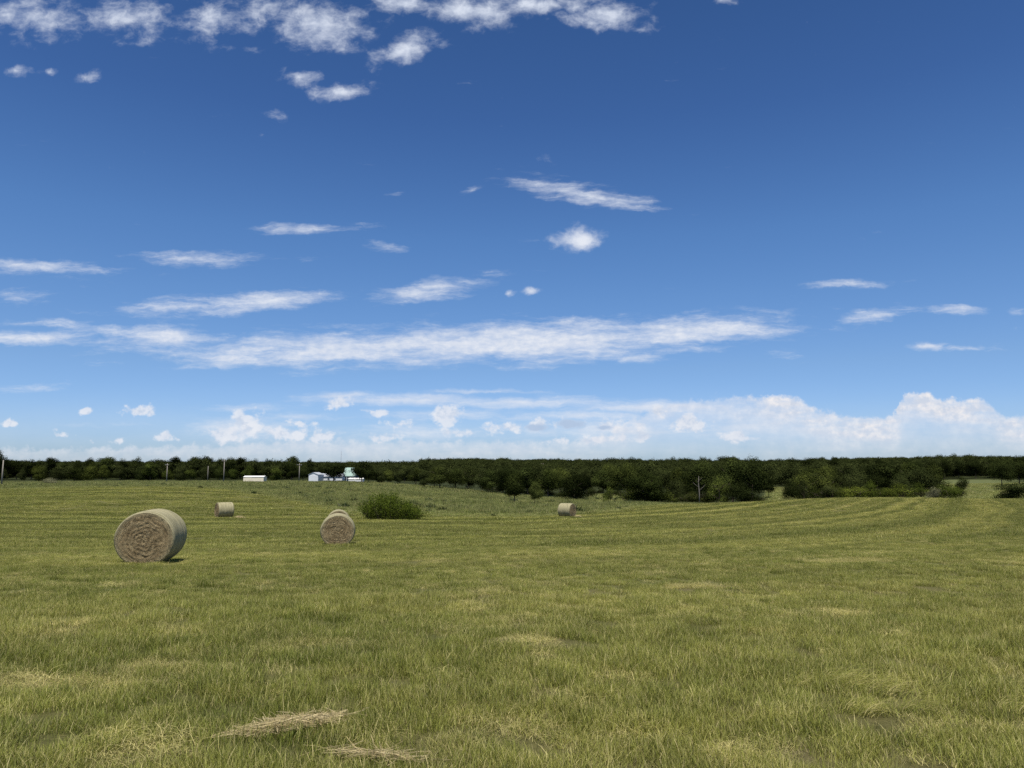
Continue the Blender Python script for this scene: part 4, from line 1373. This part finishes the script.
    t.l(t.m('DIVIDE', t.m('SUBTRACT', azw, a0), a1 - a0), fc.inputs['Value'])
    depth = t.m('SUBTRACT', t.m('ADD', fc.outputs[0], t.m('MULTIPLY', t.m('SUBTRACT', bill, .5), .20)), el)
    topf = t.mr(depth, -.01, .05, 0, 1, True)
    foot = t.mr(depth, .10, .46, 1.0, .30, True)
    layer = t.noise(t.vm('MULTIPLY', P, (.5, 3.4, 1)), 2.6, 5, .6)
    dens = t.mr(t.m('ADD', t.m('ADD', t.m('MULTIPLY', layer, .6), t.m('MULTIPLY', bill2, .5)), t.m('MULTIPLY', bill, .42)), .56, .92, .30, 1.0)
    # stronger towers to the right, fainter veil in the middle
    right = t.mr(az, ae(700, 440)[0], ae(800, 440)[0], .62, 1.2, True)
    d_bank = t.m('MINIMUM', t.m('MULTIPLY', t.m('MULTIPLY', topf, foot), t.m('MULTIPLY', dens, right)), 1.0)
    # thin veil low over the horizon
    veil = t.m('MULTIPLY', t.mr(el, .05, .9, .20, 0.0, True), t.mr(t.noise(t.vm('MULTIPLY', P, (.4, 2.2, 1)), 1.5, 5, .6), .3, .7, .3, 1.0))
    up = t.mr(s.outputs[2], -.01, .02)
    dens_all = t.m('SUBTRACT', 1.0, t.m('MULTIPLY', t.m('MULTIPLY', t.m('SUBTRACT', 1.0, d_st), t.m('SUBTRACT', 1.0, d_pf)),
                                       t.m('MULTIPLY', t.m('MULTIPLY', t.m('SUBTRACT', 1.0, d_lo), t.m('MULTIPLY', t.m('SUBTRACT', 1.0, d_bank), t.m('SUBTRACT', 1.0, d_sh))), t.m('SUBTRACT', 1.0, veil))))
    dens_all = t.m('MULTIPLY', dens_all, up)
    # sky tone
    hs = t.n('ShaderNodeHueSaturation')
    hs.inputs['Saturation'].default_value = SKY_SAT
    hs.inputs['Value'].default_value = SKY_VAL
    t.l(st.outputs[0], hs.inputs['Color'])
    tr = t.n('ShaderNodeValToRGB')
    t.l(t.m('DIVIDE', el_true, 5.0), tr.inputs[0])
    cr = tr.color_ramp
    stops = [(466, (.50, .70, 1.15)), (440, (.58, .74, 1.18)), (370, (.67, .765, 1.01)), (300, (.67, .785, 1.0)), (240, (.64, .775, .99)), (120, (.485, .61, .85)), (2, (.43, .555, .765))]
    while len(cr.elements) < len(stops):
        cr.elements.new(.5)
    for q, (row, c) in zip(cr.elements, stops):
        q.position = min(1, max(0, math.asin(ray(512, row).normalized().z) * 7.5 / 5.0))
    for q, (row, c) in zip(cr.elements, stops):
        q.color = (c[0] * .8, c[1] * .8, c[2] * .77) + (1,)
    toned = t.mix(1.0, hs.outputs[0], tr.outputs[0], 'MULTIPLY')
    toned = t.mix(1.0, toned, rgb(1.25, 1.25, 1.25), 'MULTIPLY')
    body = t.mr(t.m('ADD', t.m('MULTIPLY', bill, .5), t.m('MULTIPLY', n_pf, .5)), .3, .7)
    high = t.mr(el, .3, 4.5)
    cl = t.mix(body, rgb(6.6, 7.1, 8.1), rgb(8.6, 8.7, 9.0))
    cl = t.mix(t.m('MULTIPLY', high, .55), cl, rgb(6.2, 7.0, 8.6))
    cl = t.mix(t.m('MULTIPLY', d_bank, .45), cl, rgb(8.9, 8.3, 8.0))
    puffy = t.noise(t.vm('ADD', t.vm('MULTIPLY', P, (1, 1.2, 1)), (.03, .05, 0)), 10.0, 4, .6)
    cl = t.mix(t.m('MULTIPLY', t.m('MULTIPLY', d_bank, t.mr(puffy, .38, .60)), .75), cl, rgb(5.2, 6.0, 7.4))
    n_up = t.noise(t.vm('MULTIPLY', t.vm('ADD', P, (-.01, .055, 0)), (1, 1.25, 1)), 6.5, 6, .58)
    under = t.mr(t.m('SUBTRACT', n_up, n_lo), -.02, .14)
    cl = t.mix(t.m('MULTIPLY', t.m('MULTIPLY', d_lo, under), .8), cl, rgb(4.9, 5.8, 7.3))
    grey = t.mr(t.m('ADD', masks([(570, 424, 22, 7, 0, 1.0), (538, 427, 24, 5, 0, .9), (604, 427, 18, 4, 0, .8)], t.vm('ADD', P, off2)), t.m('SUBTRACT', n_lo, .5)), .25, .7, 0, .85, True)
    cl = t.mix(grey, cl, rgb(4.0, 5.1, 6.9))
    dens_all = t.m('MAXIMUM', dens_all, grey)
    cl = t.mix(1.0, cl, rgb(CLOUD, CLOUD, CLOUD), 'MULTIPLY')
    col = t.mix(dens_all, toned, cl)
    bg = t.n('ShaderNodeBackground')
    bg.inputs['Strength'].default_value = SKY_STR
    t.l(col, bg.inputs['Color'])
    o = t.n('ShaderNodeOutputWorld')
    t.l(bg.outputs[0], o.inputs['Surface'])
    w.cycles.sampling_method = 'MANUAL'
    w.cycles.sample_map_resolution = 512
SKY_SAT, SKY_VAL, SKY_STR, CLOUD = 1.15, 1.0, .10, .84
sky()

sun = bpy.data.lights.new('sun', 'SUN')
sun.energy = 5.0
sun.angle = math.radians(.53)
sun.color = (1.0, .95, .88)
so = bpy.data.objects.new('sun', sun)
COL.objects.link(so)
S = Vector((math.sin(SUN_BEAR) * math.cos(SUN_EL), math.cos(SUN_BEAR) * math.cos(SUN_EL), math.sin(SUN_EL)))
so.rotation_euler = S.to_track_quat('Z', 'Y').to_euler()
so.location = S * 60

cam = bpy.data.cameras.new('camera')
cam.sensor_width = 36
cam.lens = 36 * F / 1024
cam.clip_start = .05
cam.clip_end = 20000
co = bpy.data.objects.new('camera', cam)
COL.objects.link(co)
co.location = (0, 0, CAMZ)
co.rotation_euler = (math.pi / 2 + PITCH, 0, 0)
SC.camera = co

vs = SC.view_settings
vs.view_transform = 'Standard'
vs.look = 'None'
vs.exposure = 0.3
vs.gamma = 1.0
vs.use_curve_mapping = False
SC.render.engine = 'CYCLES'
SC.cycles.max_bounces = 6
SC.cycles.diffuse_bounces = 3
SC.cycles.transmission_bounces = 3
SC.cycles.transparent_max_bounces = 4
SC.cycles.use_denoising = False
